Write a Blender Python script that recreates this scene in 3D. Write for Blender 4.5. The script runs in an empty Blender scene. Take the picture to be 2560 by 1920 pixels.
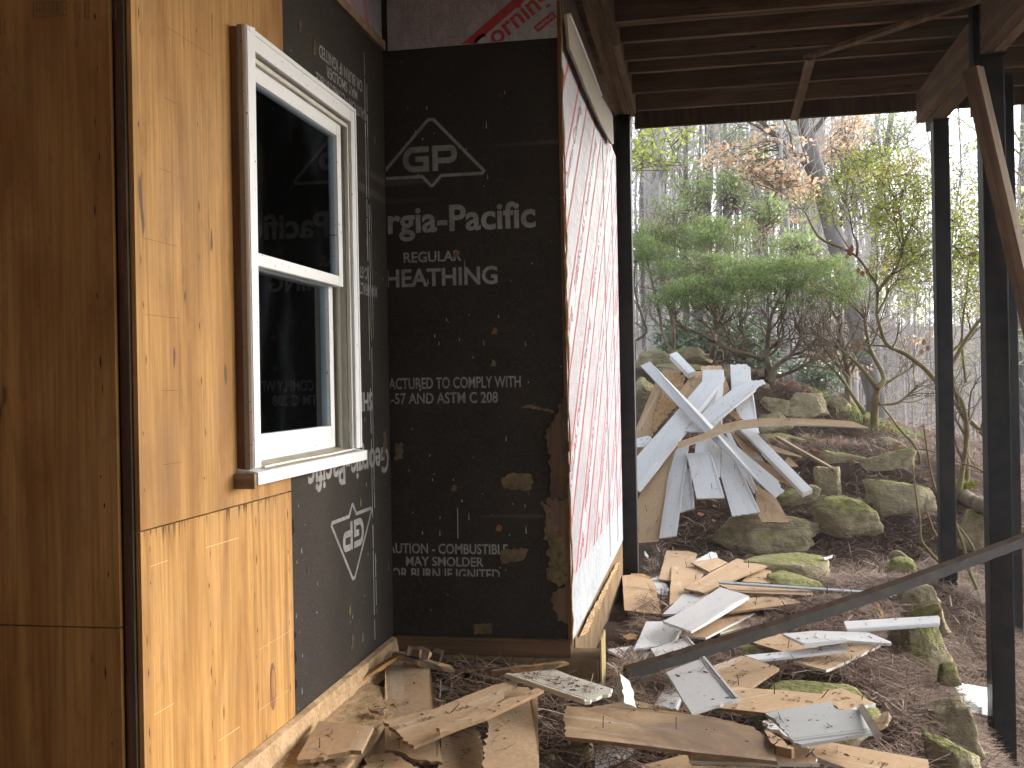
import bpy, bmesh, math, random
import numpy as np
from mathutils import Vector, Matrix
rnd = random.Random(7)
RNG = np.random.default_rng(11)

# ---------------------------------------------------------------- camera, sky, sun, exposure
SC = bpy.context.scene
COL = SC.collection
FPX = 2570.0
PSI = math.atan(476 / FPX)
ROLL = 0.0185
CAM = np.array([0, 0, 1.30])
cF = np.array([-math.sin(PSI), math.cos(PSI), 0])
cR0 = np.array([math.cos(PSI), math.sin(PSI), 0])
cZ = np.array([0, 0, 1.0])
cR = math.cos(ROLL) * cR0 - math.sin(ROLL) * cZ
cU = math.sin(ROLL) * cR0 + math.cos(ROLL) * cZ
cam_d = bpy.data.cameras.new('camera')
cam_d.sensor_width = 36
cam_d.lens = 36 * FPX / 2560
cam_d.clip_start = 0.05
cam_d.clip_end = 600
cam = bpy.data.objects.new('camera', cam_d)
COL.objects.link(cam)
cam.matrix_world = Matrix(((cR[0], cU[0], -cF[0], CAM[0]), (cR[1], cU[1], -cF[1], CAM[1]),
                           (cR[2], cU[2], -cF[2], CAM[2]), (0, 0, 0, 1)))
SC.camera = cam

SUN_EL = math.radians(24)
SUN_DIR = Vector((0.80 * math.cos(SUN_EL), 0.60 * math.cos(SUN_EL), math.sin(SUN_EL)))
world = bpy.data.worlds.new('World')
SC.world = world
world.use_nodes = True
wn = world.node_tree
sky = wn.nodes.new('ShaderNodeTexSky')
sky.sky_type = 'NISHITA'
sky.sun_disc = False
sky.sun_elevation = SUN_EL
sky.sun_rotation = math.atan2(SUN_DIR.x, SUN_DIR.y)
sky.air_density = 1.0
sky.dust_density = 2.0
sky.ozone_density = 1.0
bg = wn.nodes['Background']
bg.inputs['Strength'].default_value = 0.15
hsv = wn.nodes.new('ShaderNodeHueSaturation')   # thin overcast greys the blue
hsv.inputs['Saturation'].default_value = 0.38
wn.links.new(sky.outputs['Color'], hsv.inputs['Color'])
wn.links.new(hsv.outputs['Color'], bg.inputs['Color'])
sun_d = bpy.data.lights.new('sun', 'SUN')
sun_d.energy = 0.7
sun_d.angle = math.radians(38)
sun_d.color = (1.0, 0.96, 0.91)
sun = bpy.data.objects.new('sun', sun_d)
COL.objects.link(sun)
sun.rotation_euler = (-SUN_DIR).to_track_quat('-Z', 'Y').to_euler()
SC.view_settings.view_transform = 'Standard'
SC.view_settings.look = 'None'
SC.view_settings.gamma = 1
SC.view_settings.use_curve_mapping = False
SC.view_settings.exposure = 2.42
SC.cycles.max_bounces = 8
SC.cycles.transparent_max_bounces = 12
SC.cycles.use_denoising = True

# ---------------------------------------------------------------- geometry from sight lines
FR = {'S': (0, 0, 1), 'A': (1570, 870, 3.318), 'B': (1500, 1350, 4.424), 'C': (1850, 1470, 4.424),
      'D': (1400, 1620, 4.424), 'E': (1800, 1620, 4.424), 'G': (940, 1580, 3.6867), 'H': (560, 1560, 4.424),
      'J': (1850, 980, 3.1155), 'K': (1570, 540, 3.95), 'L': (2000, 270, 3.95), 'M': (2000, 620, 3.95),
      'N': (1570, 270, 4.424), 'W': (2200, 1500, 3.95), 'V': (1380, 1260, 3.608), 'Z': (900, 600, 1.659)}

def ray(fr, p):
    ox, oy, s = FR[fr]
    x, y = ox + p[0] / s, oy + p[1] / s
    return cR * (x - 1280) / FPX + cU * (960 - y) / FPX + cF

def on_plane(fr, p, P, n):
    d = ray(fr, p)
    return CAM + d * (np.dot(np.array(P) - CAM, n) / np.dot(d, n))

def on_x(fr, p, X): return on_plane(fr, p, (X, 0, 0), np.array([1., 0, 0]))
def on_y(fr, p, Y): return on_plane(fr, p, (0, Y, 0), np.array([0, 1., 0]))
def on_z(fr, p, Z): return on_plane(fr, p, (0, 0, Z), np.array([0, 0, 1.]))
def at(fr, p, D): return CAM + ray(fr, p) * D

# ---------------------------------------------------------------- mesh helpers
class MB:
    def __init__(s): s.v = []; s.f = []; s.m = []
    def add(s, vs, fs, m=0):
        o = len(s.v)
        s.v += [tuple(map(float, p)) for p in vs]
        s.f += [tuple(o + i for i in f) for f in fs]
        s.m += [m] * len(fs)
    def box(s, x0, x1, y0, y1, z0, z1, m=0):
        s.add([(x0, y0, z0), (x1, y0, z0), (x1, y1, z0), (x0, y1, z0), (x0, y0, z1), (x1, y0, z1), (x1, y1, z1), (x0, y1, z1)],
              [(3, 2, 1, 0), (4, 5, 6, 7), (0, 1, 5, 4), (1, 2, 6, 5), (2, 3, 7, 6), (3, 0, 4, 7)], m)
    def tube(s, pts, rad, n=5, m=0, cap=True):
        pts = [np.array(p, float) for p in pts]
        if np.isscalar(rad): rad = [rad] * len(pts)
        t = [pts[min(i + 1, len(pts) - 1)] - pts[max(i - 1, 0)] for i in range(len(pts))]
        a = np.cross(t[0], (0.31, 0.2, 0.93) if abs(t[0][2]) < .9 * np.linalg.norm(t[0]) else (1, 0, 0))
        vs = []
        for i, p in enumerate(pts):
            tt = t[i] / (np.linalg.norm(t[i]) + 1e-9)
            a = a - tt * np.dot(a, tt); a = a / (np.linalg.norm(a) + 1e-9)
            b = np.cross(tt, a)
            for k in range(n):
                th = 2 * math.pi * k / n
                vs.append(p + rad[i] * (math.cos(th) * a + math.sin(th) * b))
        fs = [(i * n + k, i * n + (k + 1) % n, (i + 1) * n + (k + 1) % n, (i + 1) * n + k) for i in range(len(pts) - 1) for k in range(n)]
        if cap: fs += [tuple(range(n - 1, -1, -1)), tuple((len(pts) - 1) * n + k for k in range(n))]
        s.add(vs, fs, m)
    def mesh(s, name):
        me = bpy.data.meshes.new(name)
        me.from_pydata(s.v, [], s.f)
        me.polygons.foreach_set('material_index', s.m)
        me.update()
        return me
    def obj(s, name, mats, parent=None, smooth=False, bevel=0):
        me = s.mesh(name)
        return link(name, me, mats, parent, smooth, bevel)

def link(name, me, mats, parent=None, smooth=False, bevel=0):
    if not isinstance(mats, (list, tuple)): mats = [mats]
    for m in mats: me.materials.append(m)
    if smooth: me.polygons.foreach_set('use_smooth', [True] * len(me.polygons))
    if bevel:
        bm = bmesh.new(); bm.from_mesh(me)
        bmesh.ops.remove_doubles(bm, verts=bm.verts, dist=1e-5)
        bmesh.ops.recalc_face_normals(bm, faces=bm.faces)
        bmesh.ops.bevel(bm, geom=[e for e in bm.edges if e.calc_face_angle(0) > .5], offset=bevel, segments=2, affect='EDGES', profile=.6)
        bm.to_mesh(me); bm.free()
    o = bpy.data.objects.new(name, me)
    COL.objects.link(o)
    if parent is not None:
        o.parent = parent
    return o

def np_mesh(name, v, f, mats, parent=None, smooth=False):
    v = np.asarray(v, np.float32).reshape(-1, 3); f = np.asarray(f, np.int32)
    me = bpy.data.meshes.new(name)
    k = f.shape[1]
    me.vertices.add(len(v)); me.vertices.foreach_set('co', v.ravel())
    me.loops.add(f.size); me.loops.foreach_set('vertex_index', f.ravel())
    me.polygons.add(len(f))
    me.polygons.foreach_set('loop_start', np.arange(0, f.size, k, dtype=np.int32))
    me.polygons.foreach_set('loop_total', np.full(len(f), k, dtype=np.int32))
    me.update(calc_edges=True)
    return link(name, me, mats, parent, smooth)

def tag(o, label=None, cat=None, group=None, kind=None):
    if label: o['label'] = label
    if cat: o['category'] = cat
    if group: o['group'] = group
    if kind: o['kind'] = kind
    return o

def empty(name, loc, label, cat, group=None):
    o = bpy.data.objects.new(name, None)
    COL.objects.link(o)
    o.location = Vector(loc)
    o.empty_display_size = .1
    return tag(o, label, cat, group)

def keep(o, parent):
    o.parent = parent
    o.matrix_parent_inverse = Matrix.Translation(-parent.location)
    return o

# ---------------------------------------------------------------- materials
def new_mat(name, rough=.8, spec=.3):
    m = bpy.data.materials.new(name); m.use_nodes = True
    b = m.node_tree.nodes['Principled BSDF']
    b.inputs['Roughness'].default_value = rough
    b.inputs['Specular IOR Level'].default_value = spec
    return m, m.node_tree, b

def N(nt, t, ins=None, **kw):
    n = nt.nodes.new('ShaderNode' + t)
    for k, v in kw.items(): setattr(n, k, v)
    for k, v in (ins or {}).items():
        if hasattr(v, 'links') or isinstance(v, bpy.types.NodeSocket): nt.links.new(v, n.inputs[k])
        else: n.inputs[k].default_value = v
    return n

def c4(c): return (c[0], c[1], c[2], 1)
def mixc(nt, f, a, b, mode='MIX'):
    n = N(nt, 'Mix', data_type='RGBA', blend_type=mode)
    for i, v in ((0, f), (6, a), (7, b)):
        if isinstance(v, bpy.types.NodeSocket): nt.links.new(v, n.inputs[i])
        else: n.inputs[i].default_value = c4(v) if i > 0 and len(v) == 3 else v
    return n.outputs[2]
def math_(nt, op, a, b=None):
    n = N(nt, 'Math', operation=op)
    for i, v in ((0, a), (1, b)):
        if v is None: continue
        if isinstance(v, bpy.types.NodeSocket): nt.links.new(v, n.inputs[i])
        else: n.inputs[i].default_value = v
    return n.outputs[0]
def mapr(nt, v, a, b, c=0, d=1):
    return N(nt, 'MapRange', {0: v, 1: a, 2: b, 3: c, 4: d}).outputs[0]
def objco(nt, scale=(1, 1, 1), rand=True):
    tc = N(nt, 'TexCoord')
    v = tc.outputs['Object']
    if rand:
        oi = N(nt, 'ObjectInfo')
        off = N(nt, 'VectorMath', {0: (37.0, 21.0, 11.0), 3: oi.outputs['Random']}, operation='SCALE')
        v = N(nt, 'VectorMath', {0: v, 1: off.outputs[0]}, operation='ADD').outputs[0]
    return N(nt, 'Mapping', {0: v, 3: scale}).outputs[0]
def noise(nt, v, s, det=3, rough=.55, dist=0):
    return N(nt, 'TexNoise', {'Vector': v, 'Scale': s, 'Detail': det, 'Roughness': rough, 'Distortion': dist}).outputs[0]
def bump(nt, b, h, strength, dist):
    n = N(nt, 'Bump', {'Strength': strength, 'Distance': dist, 'Height': h})
    nt.links.new(n.outputs[0], b.inputs['Normal'])

def wood(name, c1, c2, axis=2, rings=9, scale=2.2, rough=.75, dirt=(.25, .16, .08), dirt_amt=.35, stretch=.1, rand=True, vary=.25, specks=True, knots=True):
    m, nt, b = new_mat(name, rough, .25)
    sc = [1, 1, 1]; sc[axis] = stretch
    v = objco(nt, tuple(sc), rand)
    f = noise(nt, v, scale, 2.5, .45, .25)
    g = math_(nt, 'PINGPONG', math_(nt, 'MULTIPLY', f, rings * 2.0), 1.0)
    g = mapr(nt, g, .15, .95)
    col = mixc(nt, g, c1, c2)
    sc5 = [1, 1, 1]; sc5[axis] = stretch * .55
    f5 = noise(nt, objco(nt, tuple(sc5), rand), scale * 4.2, 3, .5, .4)
    g5 = mapr(nt, math_(nt, 'PINGPONG', math_(nt, 'MULTIPLY', f5, rings * 1.1), 1.0), .35, 1.0)
    col = mixc(nt, math_(nt, 'MULTIPLY', g5, .42), col, tuple(x * .66 for x in c2))
    sc6 = [1, 1, 1]; sc6[axis] = .3
    f6 = noise(nt, objco(nt, tuple(sc6), rand), 8, 6, .65, .5)
    col = mixc(nt, mapr(nt, f6, .46, .70, 0, .55), col, tuple(min(1, x * 1.28 + .012) for x in c1))
    f7 = noise(nt, objco(nt, tuple(sc6), rand), 19, 4, .7, .3)
    col = mixc(nt, mapr(nt, f7, .56, .72, 0, .5), col, tuple(x * .55 for x in c2))
    sc2 = [60, 60, 60]; sc2[axis] = 1.5
    v2 = objco(nt, tuple(sc2), rand)
    fib = noise(nt, v2, 2.0, 2)
    col = mixc(nt, mapr(nt, fib, .35, .75, 0, .65), col, tuple(x * .62 for x in c2))
    v3 = objco(nt, (1, 1, 1), rand)
    big = noise(nt, v3, 2.3, 4, .6)
    col = mixc(nt, mapr(nt, big, .48, .75, 0, dirt_amt), col, dirt)
    if specks:
        sc4 = [1, 1, 1]; sc4[axis] = .28
        v4 = objco(nt, tuple(sc4), rand)
        sp = noise(nt, v4, 26, 1, .4)
        col = mixc(nt, mapr(nt, sp, .76, .80, 0, .8), col, (.05, .03, .018))
    oi = N(nt, 'ObjectInfo')
    hs = N(nt, 'HueSaturation', {'Color': col, 'Value': mapr(nt, oi.outputs['Random'], 0, 1, 1 - vary, 1 + vary * .6)})
    nt.links.new(hs.outputs[0], b.inputs['Base Color'])
    bump(nt, b, math_(nt, 'ADD', fib, g), .25, .004)
    return m

def plain(name, c, rough=.8, spec=.3, nscale=12, var=.25, c2=None, bumpd=.003, metal=0, rand=True, stretch=(1, 1, 1)):
    m, nt, b = new_mat(name, rough, spec)
    v = objco(nt, stretch, rand)
    n1 = noise(nt, v, nscale, 5, .6)
    n2 = noise(nt, v, nscale * .22, 3, .6)
    if c2 is None: c2 = tuple(x * .5 for x in c)
    col = mixc(nt, mapr(nt, math_(nt, 'ADD', math_(nt, 'MULTIPLY', n1, .5), math_(nt, 'MULTIPLY', n2, .5)), .4, .68, 0, var * 2.4 if var < .42 else 1), c, c2)
    nt.links.new(col, b.inputs['Base Color'])
    b.inputs['Metallic'].default_value = metal
    if bumpd: bump(nt, b, n1, .4, bumpd)
    return m

PLY = wood('plywood', (.42, .225, .064), (.295, .140, .034), 2, 30, 1.2, .7, (.30, .20, .11), .45, .075, False, .0)
PLY2 = wood('plywood_smooth', (.385, .205, .060), (.255, .120, .030), 2, 17, 1.2, .7, (.24, .15, .075), .5, .14, False, .0)
LUMBER = wood('treated_lumber', (.165, .118, .075), (.085, .057, .034), 0, 10, 2.5, .85, (.09, .07, .05), .5, .07)
LUMBER_Y = wood('treated_beam', (.23, .165, .105), (.12, .082, .048), 1, 10, 2.6, .85, (.10, .075, .05), .5, .07)
TIMBER = wood('weathered_timber', (.30, .22, .14), (.20, .135, .08), 0, 8, 3, .85, (.11, .085, .06), .5, .06)
LUMBER_X = wood('leaning_lumber', (.21, .145, .095), (.115, .08, .05), 0, 10, 2.5, .85, (.07, .06, .04), .7, .07)
DARKWOOD = wood('dark_wood', (.12, .075, .045), (.07, .045, .028), 2, 8, 3, .85, (.04, .03, .02), .5, .08)
REDWOOD = wood('brown_wood', (.21, .10, .045), (.12, .055, .025), 2, 8, 3, .8, (.05, .03, .02), .6, .08)
SILLWOOD = wood('stained_sill_wood', (.17, .092, .048), (.10, .057, .032), 0, 8, 3, .85, (.05, .036, .026), .8, .08)

def hardboard(name='hardboard_back', s0=.57, s1=.74, sa=.6):
    m, nt, b = new_mat(name, .85, .2)
    v = objco(nt); vs = objco(nt, (.25, 3.0, 1))
    oi = N(nt, 'ObjectInfo')
    n1 = noise(nt, v, 55, 4, .65); n2 = noise(nt, vs, 4, 4, .6); n3 = noise(nt, v, 3.2, 4, .6, .6)
    base = mixc(nt, oi.outputs['Random'], (.48, .34, .21), (.38, .265, .16))
    col = mixc(nt, mapr(nt, n1, .35, .7, 0, .55), base, (.30, .185, .095))
    col = mixc(nt, mapr(nt, n2, .56, .68, 0, .55), col, (.56, .48, .39))
    col = mixc(nt, mapr(nt, n3, s0, s1, 0, sa), col, (.17, .115, .08))
    nt.links.new(col, b.inputs['Base Color'])
    bump(nt, b, n1, .5, .002)
    return m
HARD = hardboard(); HARD_ST = hardboard('stained_hardboard_back', .44, .66, .85)
def torn():
    m, nt, b = new_mat('torn_fiber', .95, .1)
    v = objco(nt, (1, 3, 1)); n1 = noise(nt, v, 22, 6, .7, .5)
    col = mixc(nt, mapr(nt, n1, .3, .7), (.22, .12, .055), (.50, .33, .18))
    nt.links.new(col, b.inputs['Base Color']); bump(nt, b, n1, 1, .012)
    return m
TORN = torn()
def paint(name, c, dirt=(.33, .27, .2), amt=.5):
    m, nt, b = new_mat(name, .55, .4)
    v = objco(nt); vs = objco(nt, (.2, 2.2, 1))
    n1 = noise(nt, v, 40, 4, .65); n2 = noise(nt, vs, 5, 4, .6); sp = noise(nt, v, 75, 1, .3)
    col = mixc(nt, mapr(nt, n2, .5, .75, 0, amt), c, tuple(a * .5 + d * .5 for a, d in zip(c, dirt)))
    col = mixc(nt, mapr(nt, n1, .6, .75, 0, amt * .8), col, dirt)
    col = mixc(nt, mapr(nt, sp, .74, .78, 0, .85), col, (.10, .065, .04))
    nt.links.new(col, b.inputs['Base Color']); bump(nt, b, n1, .3, .001)
    return m
WHITE = paint('old_white_paint', (.60, .605, .605), (.33, .27, .2), .65)
GREYP = paint('grey_paint', (.46, .455, .45), (.28, .23, .17), .65)
BEIGE = paint('beige_paint', (.52, .49, .42), (.2, .15, .1), .7)
FRIEZE = paint('frieze_paint', (.25, .225, .175), (.12, .09, .06), .7)
DGREY = paint('dark_grey_paint', (.33, .335, .33), (.2, .17, .12), .4)
TRIMW = paint('window_white', (.64, .645, .645), (.45, .42, .36), .22)
JAMB = plain('jamb_beige', (.52, .50, .43), .6, .3, 20, .2, (.36, .33, .26), 0)
EDGE = plain('board_edge', (.30, .20, .12), .95, .1, 60, .35, (.15, .09, .05))
STEEL = plain('black_steel', (.007, .008, .010), .5, .25, 14, .4, (.028, .024, .020), .0008)
NAIL = plain('rusty_nail', (.09, .06, .045), .6, .4, 50, .3, None, 0)
GALV = plain('galvanised_metal', (.55, .60, .64), .32, .6, 20, .3, (.36, .40, .45), .0006, .8)
STRIP = plain('grey_strip', (.055, .052, .049), .6, .3, 30, .3, (.12, .10, .085), .001)
RUST = plain('rusty_strip_edge', (.055, .032, .019), .9, .2, 40, .4, (.06, .035, .02), .003)
CONC = plain('stained_concrete', (.20, .135, .075), .95, .1, 18, .45, (.09, .06, .035), .004)
SAWD = plain('sawdust', (.42, .29, .17), 1, .05, 90, .45, (.22, .14, .075), .006)
FLASH = plain('flashing', (.36, .28, .18), .8, .2, 34, .42, (.16, .11, .065), .006)
DARK = plain('dark_void', (.01, .01, .01), .9, .1, 5, .1, None, 0)
ROOMW = plain('dark_room', (.05, .05, .055), .9, .1, 3, .3, None, 0)
PAPER = plain('white_sheet', (.74, .78, .76), .6, .3, 6, .15, (.62, .66, .64), .0005)
INK = plain('faded_ink', (.13, .085, .05), .9, .1, 40, .4, (.26, .18, .11), 0)
REDINK = plain('red_print', (.36, .03, .04), .5, .3, 30, .2, (.36, .12, .125), 0)
PINKINK = plain('pale_red_print', (.43, .17, .18), .5, .3, 25, .45, (.46, .31, .32), 0)
WHITEPRINT = plain('white_print', (.25, .245, .235), .8, .2, 60, .42, (.13, .12, .11), 0)
DRIP = plain('white_drip', (.36, .35, .34), .6, .3, 30, .2, None, 0)
FIBER = plain('fiber_patch', (.15, .115, .065), 1, .05, 45, .6, (.05, .037, .022), .01)
BARK = plain('grey_bark', (.20, .185, .175), .95, .1, 14, .6, (.085, .075, .07), .02, 0, False, (1, 1, .25))
BARK2 = plain('pale_bark', (.44, .415, .40), .95, .1, 9, .5, (.27, .25, .24), .02, 0, False, (1, 1, .2))
TWIG = plain('twig_bark', (.17, .135, .10), .9, .1, 20, .4, (.10, .075, .055), 0, 0, False)
TWIGP = plain('pale_twigs', (.50, .475, .455), .9, .1, 10, .4, (.36, .335, .31), 0, 0, False)
OLIVE = plain('olive_stem', (.16, .145, .06), .8, .2, 12, .5, (.13, .075, .045), .003, 0, False)

def sheath():
    m, nt, b = new_mat('black_sheathing', .75, .12)
    v = objco(nt, (1, 1, 1), False)
    n1 = noise(nt, v, 160, 3, .7); n2 = noise(nt, v, 2.5, 4, .6)
    vl = objco(nt, (.6, .6, 30), False); n3 = noise(nt, vl, .5, 1)
    col = mixc(nt, mapr(nt, n2, .35, .7), (.018, .0145, .012), (.029, .024, .019))
    col = mixc(nt, mapr(nt, n1, .5, .75, 0, .5), col, (.085, .072, .06))
    col = mixc(nt, mapr(nt, n3, .70, .74, 0, .25), col, (.16, .14, .12))
    sp = noise(nt, v, 45, 1, .3)
    col = mixc(nt, mapr(nt, sp, .79, .80, 0, .6), col, (.25, .22, .2))
    nt.links.new(col, b.inputs['Base Color']); b.inputs['Sheen Weight'].default_value = .05; b.inputs['Sheen Roughness'].default_value = .45; b.inputs['Sheen Tint'].default_value = (.95, .78, .60, 1)
    bump(nt, b, n1, .35, .0015)
    return m
SHEATH = sheath()
def foil():
    m, nt, b = new_mat('foil_facing', .42, .5)
    v = objco(nt, (1, 1, .5), False)
    n1 = noise(nt, v, 24, 5, .65, 1.2); n2 = noise(nt, v, 4, 3, .6)
    col = mixc(nt, mapr(nt, n1, .35, .7), (.42, .45, .49), (.26, .29, .325))
    col = mixc(nt, mapr(nt, n2, .55, .75, 0, .5), col, (.60, .60, .60))
    sp = noise(nt, v, 60, 1, .3)
    col = mixc(nt, mapr(nt, sp, .76, .78, 0, .8), col, (.10, .05, .04))
    nt.links.new(col, b.inputs['Base Color'])
    b.inputs['Metallic'].default_value = .25
    bump(nt, b, n1, .8, .012)
    return m
FOIL = foil()
def stone(name, moss):
    m, nt, b = new_mat(name, .95, .15)
    v = objco(nt)
    n1 = noise(nt, v, 6, 6, .65); n2 = noise(nt, v, 28, 5, .7); n3 = noise(nt, v, 2.2, 4, .6)
    vb = objco(nt, (1, .6, 2.2)); n4 = noise(nt, vb, 3.5, 5, .65, 1.2)
    col = mixc(nt, mapr(nt, n1, .35, .7), (.36, .31, .20), (.24, .20, .125))
    col = mixc(nt, mapr(nt, n4, .52, .68, 0, .65), col, (.13, .092, .06))
    col = mixc(nt, mapr(nt, n2, .55, .72, 0, .5), col, (.35, .31, .24))
    g = N(nt, 'NewGeometry')
    z = N(nt, 'SeparateXYZ', {0: g.outputs['Normal']}).outputs[2]
    mk = math_(nt, 'ADD', math_(nt, 'MULTIPLY', z, .55), math_(nt, 'MULTIPLY', n3, 1.3))
    mk = math_(nt, 'ADD', mk, math_(nt, 'MULTIPLY', n2, .35))
    mcol = mixc(nt, mapr(nt, n2, .35, .65), (.10, .115, .03), (.25, .24, .085))
    col = mixc(nt, mapr(nt, mk, 1.32 - moss, 1.55 - moss, 0, .88), col, mcol)
    nt.links.new(col, b.inputs['Base Color'])
    bump(nt, b, math_(nt, 'ADD', math_(nt, 'ADD', n1, math_(nt, 'MULTIPLY', n2, .5)), math_(nt, 'MULTIPLY', n4, .9)), 1, .05)
    return m
STONE = stone('sandstone', .20)
STONE_MOSS = stone('mossy_sandstone', .40)
STONE_BARE = stone('bare_sandstone', 0.0)

def island_mat(name, cols, rough=.8, trans=0, spec=.2):
    m, nt, b = new_mat(name, rough, spec)
    g = N(nt, 'NewGeometry')
    r = N(nt, 'ValToRGB', {0: g.outputs['Random Per Island']})
    cr = r.color_ramp
    while len(cr.elements) < len(cols): cr.elements.new(.5)
    for i, c in enumerate(cols):
        cr.elements[i].position = i / max(1, len(cols) - 1); cr.elements[i].color = c4(c)
    nt.links.new(r.outputs[0], b.inputs['Base Color'])
    if trans:
        t = N(nt, 'BsdfTranslucent'); nt.links.new(r.outputs[0], t.inputs[0])
        mx = N(nt, 'MixShader', {0: trans}); out = nt.nodes['Material Output']
        nt.links.new(b.outputs[0], mx.inputs[1]); nt.links.new(t.outputs[0], mx.inputs[2]); nt.links.new(mx.outputs[0], out.inputs[0])
    return m
STRAW = island_mat('pine_straw', [(.05, .03, .022), (.17, .105, .075), (.26, .18, .135), (.10, .06, .043), (.21, .14, .10), (.50, .40, .32)])
JUNIPER = island_mat('juniper_green', [(.11, .16, .055), (.21, .28, .095), (.15, .215, .075), (.28, .34, .13), (.19, .25, .115)], .8, .5)
YELLOWGREEN = island_mat('yellow_green_leaf', [(.24, .30, .045), (.36, .40, .08), (.19, .25, .05), (.44, .44, .11)], .6, .5)
PALEGREEN = island_mat('pale_green_leaf', [(.24, .31, .13), (.34, .41, .17), (.19, .26, .12)], .7, .5)
BEECH = island_mat('orange_beech_leaf', [(.62, .42, .26), (.68, .52, .38), (.58, .36, .19), (.72, .60, .48)], .7, .45)
RHODO = island_mat('dark_green_leaf', [(.05, .09, .045), (.08, .13, .055), (.11, .17, .075), (.18, .22, .18)], .35, .2, .5)
DEADLEAF = island_mat('dead_leaf', [(.20, .09, .05), (.30, .16, .09), (.15, .075, .045), (.36, .22, .13)], .8, .2)
PINKBUD = island_mat('pink_bud', [(.35, .06, .08), (.45, .12, .13), (.30, .10, .07)], .6, .2)
GRASSM = island_mat('grass_green', [(.20, .30, .05), (.28, .36, .08), (.15, .24, .04)], .7, .35)
CHIPM = island_mat('debris_chip', [(.36, .23, .12), (.18, .10, .055), (.09, .05, .03), (.45, .32, .2), (.24, .14, .08)])
FARLEAF = island_mat('far_leaf', [(.36, .42, .20), (.45, .48, .30), (.58, .47, .34), (.38, .43, .26)], .8, .4)
def soil():
    m, nt, b = new_mat('forest_floor', 1, .1)
    tc = N(nt, 'TexCoord').outputs['Object']
    n1 = noise(nt, tc, 9, 6, .7); n2 = noise(nt, tc, 75, 5, .75, 3.5); n3 = noise(nt, tc, .5, 3)
    col = mixc(nt, mapr(nt, n1, .35, .7), (.04, .026, .02), (.085, .057, .043))
    col = mixc(nt, mapr(nt, n2, .48, .62, 0, .7), col, (.17, .115, .088))
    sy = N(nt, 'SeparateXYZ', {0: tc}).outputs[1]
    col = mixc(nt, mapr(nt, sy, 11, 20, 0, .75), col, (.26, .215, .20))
    nt.links.new(col, b.inputs['Base Color']); bump(nt, b, n2, .9, .03)
    return m
SOIL = soil()
def glass():
    m = bpy.data.materials.new('window_glass'); m.use_nodes = True; nt = m.node_tree
    nt.nodes.remove(nt.nodes['Principled BSDF'])
    fr = N(nt, 'Fresnel', {0: 1.52}); tr = N(nt, 'BsdfTransparent', {0: (.55, .6, .62, 1)})
    gl = N(nt, 'BsdfGlossy', {0: (.9, .95, 1, 1), 1: .015})
    df = N(nt, 'BsdfDiffuse', {0: (.4, .42, .44, 1)})
    v = objco(nt, (1, 1, .4), False)
    d = mapr(nt, noise(nt, v, 5, 5, .65), .5, .9, .0, .035)
    mx = N(nt, 'MixShader', {0: fr.outputs[0]}); nt.links.new(tr.outputs[0], mx.inputs[1]); nt.links.new(gl.outputs[0], mx.inputs[2])
    m2 = N(nt, 'MixShader', {0: d}); nt.links.new(mx.outputs[0], m2.inputs[1]); nt.links.new(df.outputs[0], m2.inputs[2])
    nt.links.new(m2.outputs[0], nt.nodes['Material Output'].inputs[0])
    return m
GLASS = glass()

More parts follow.
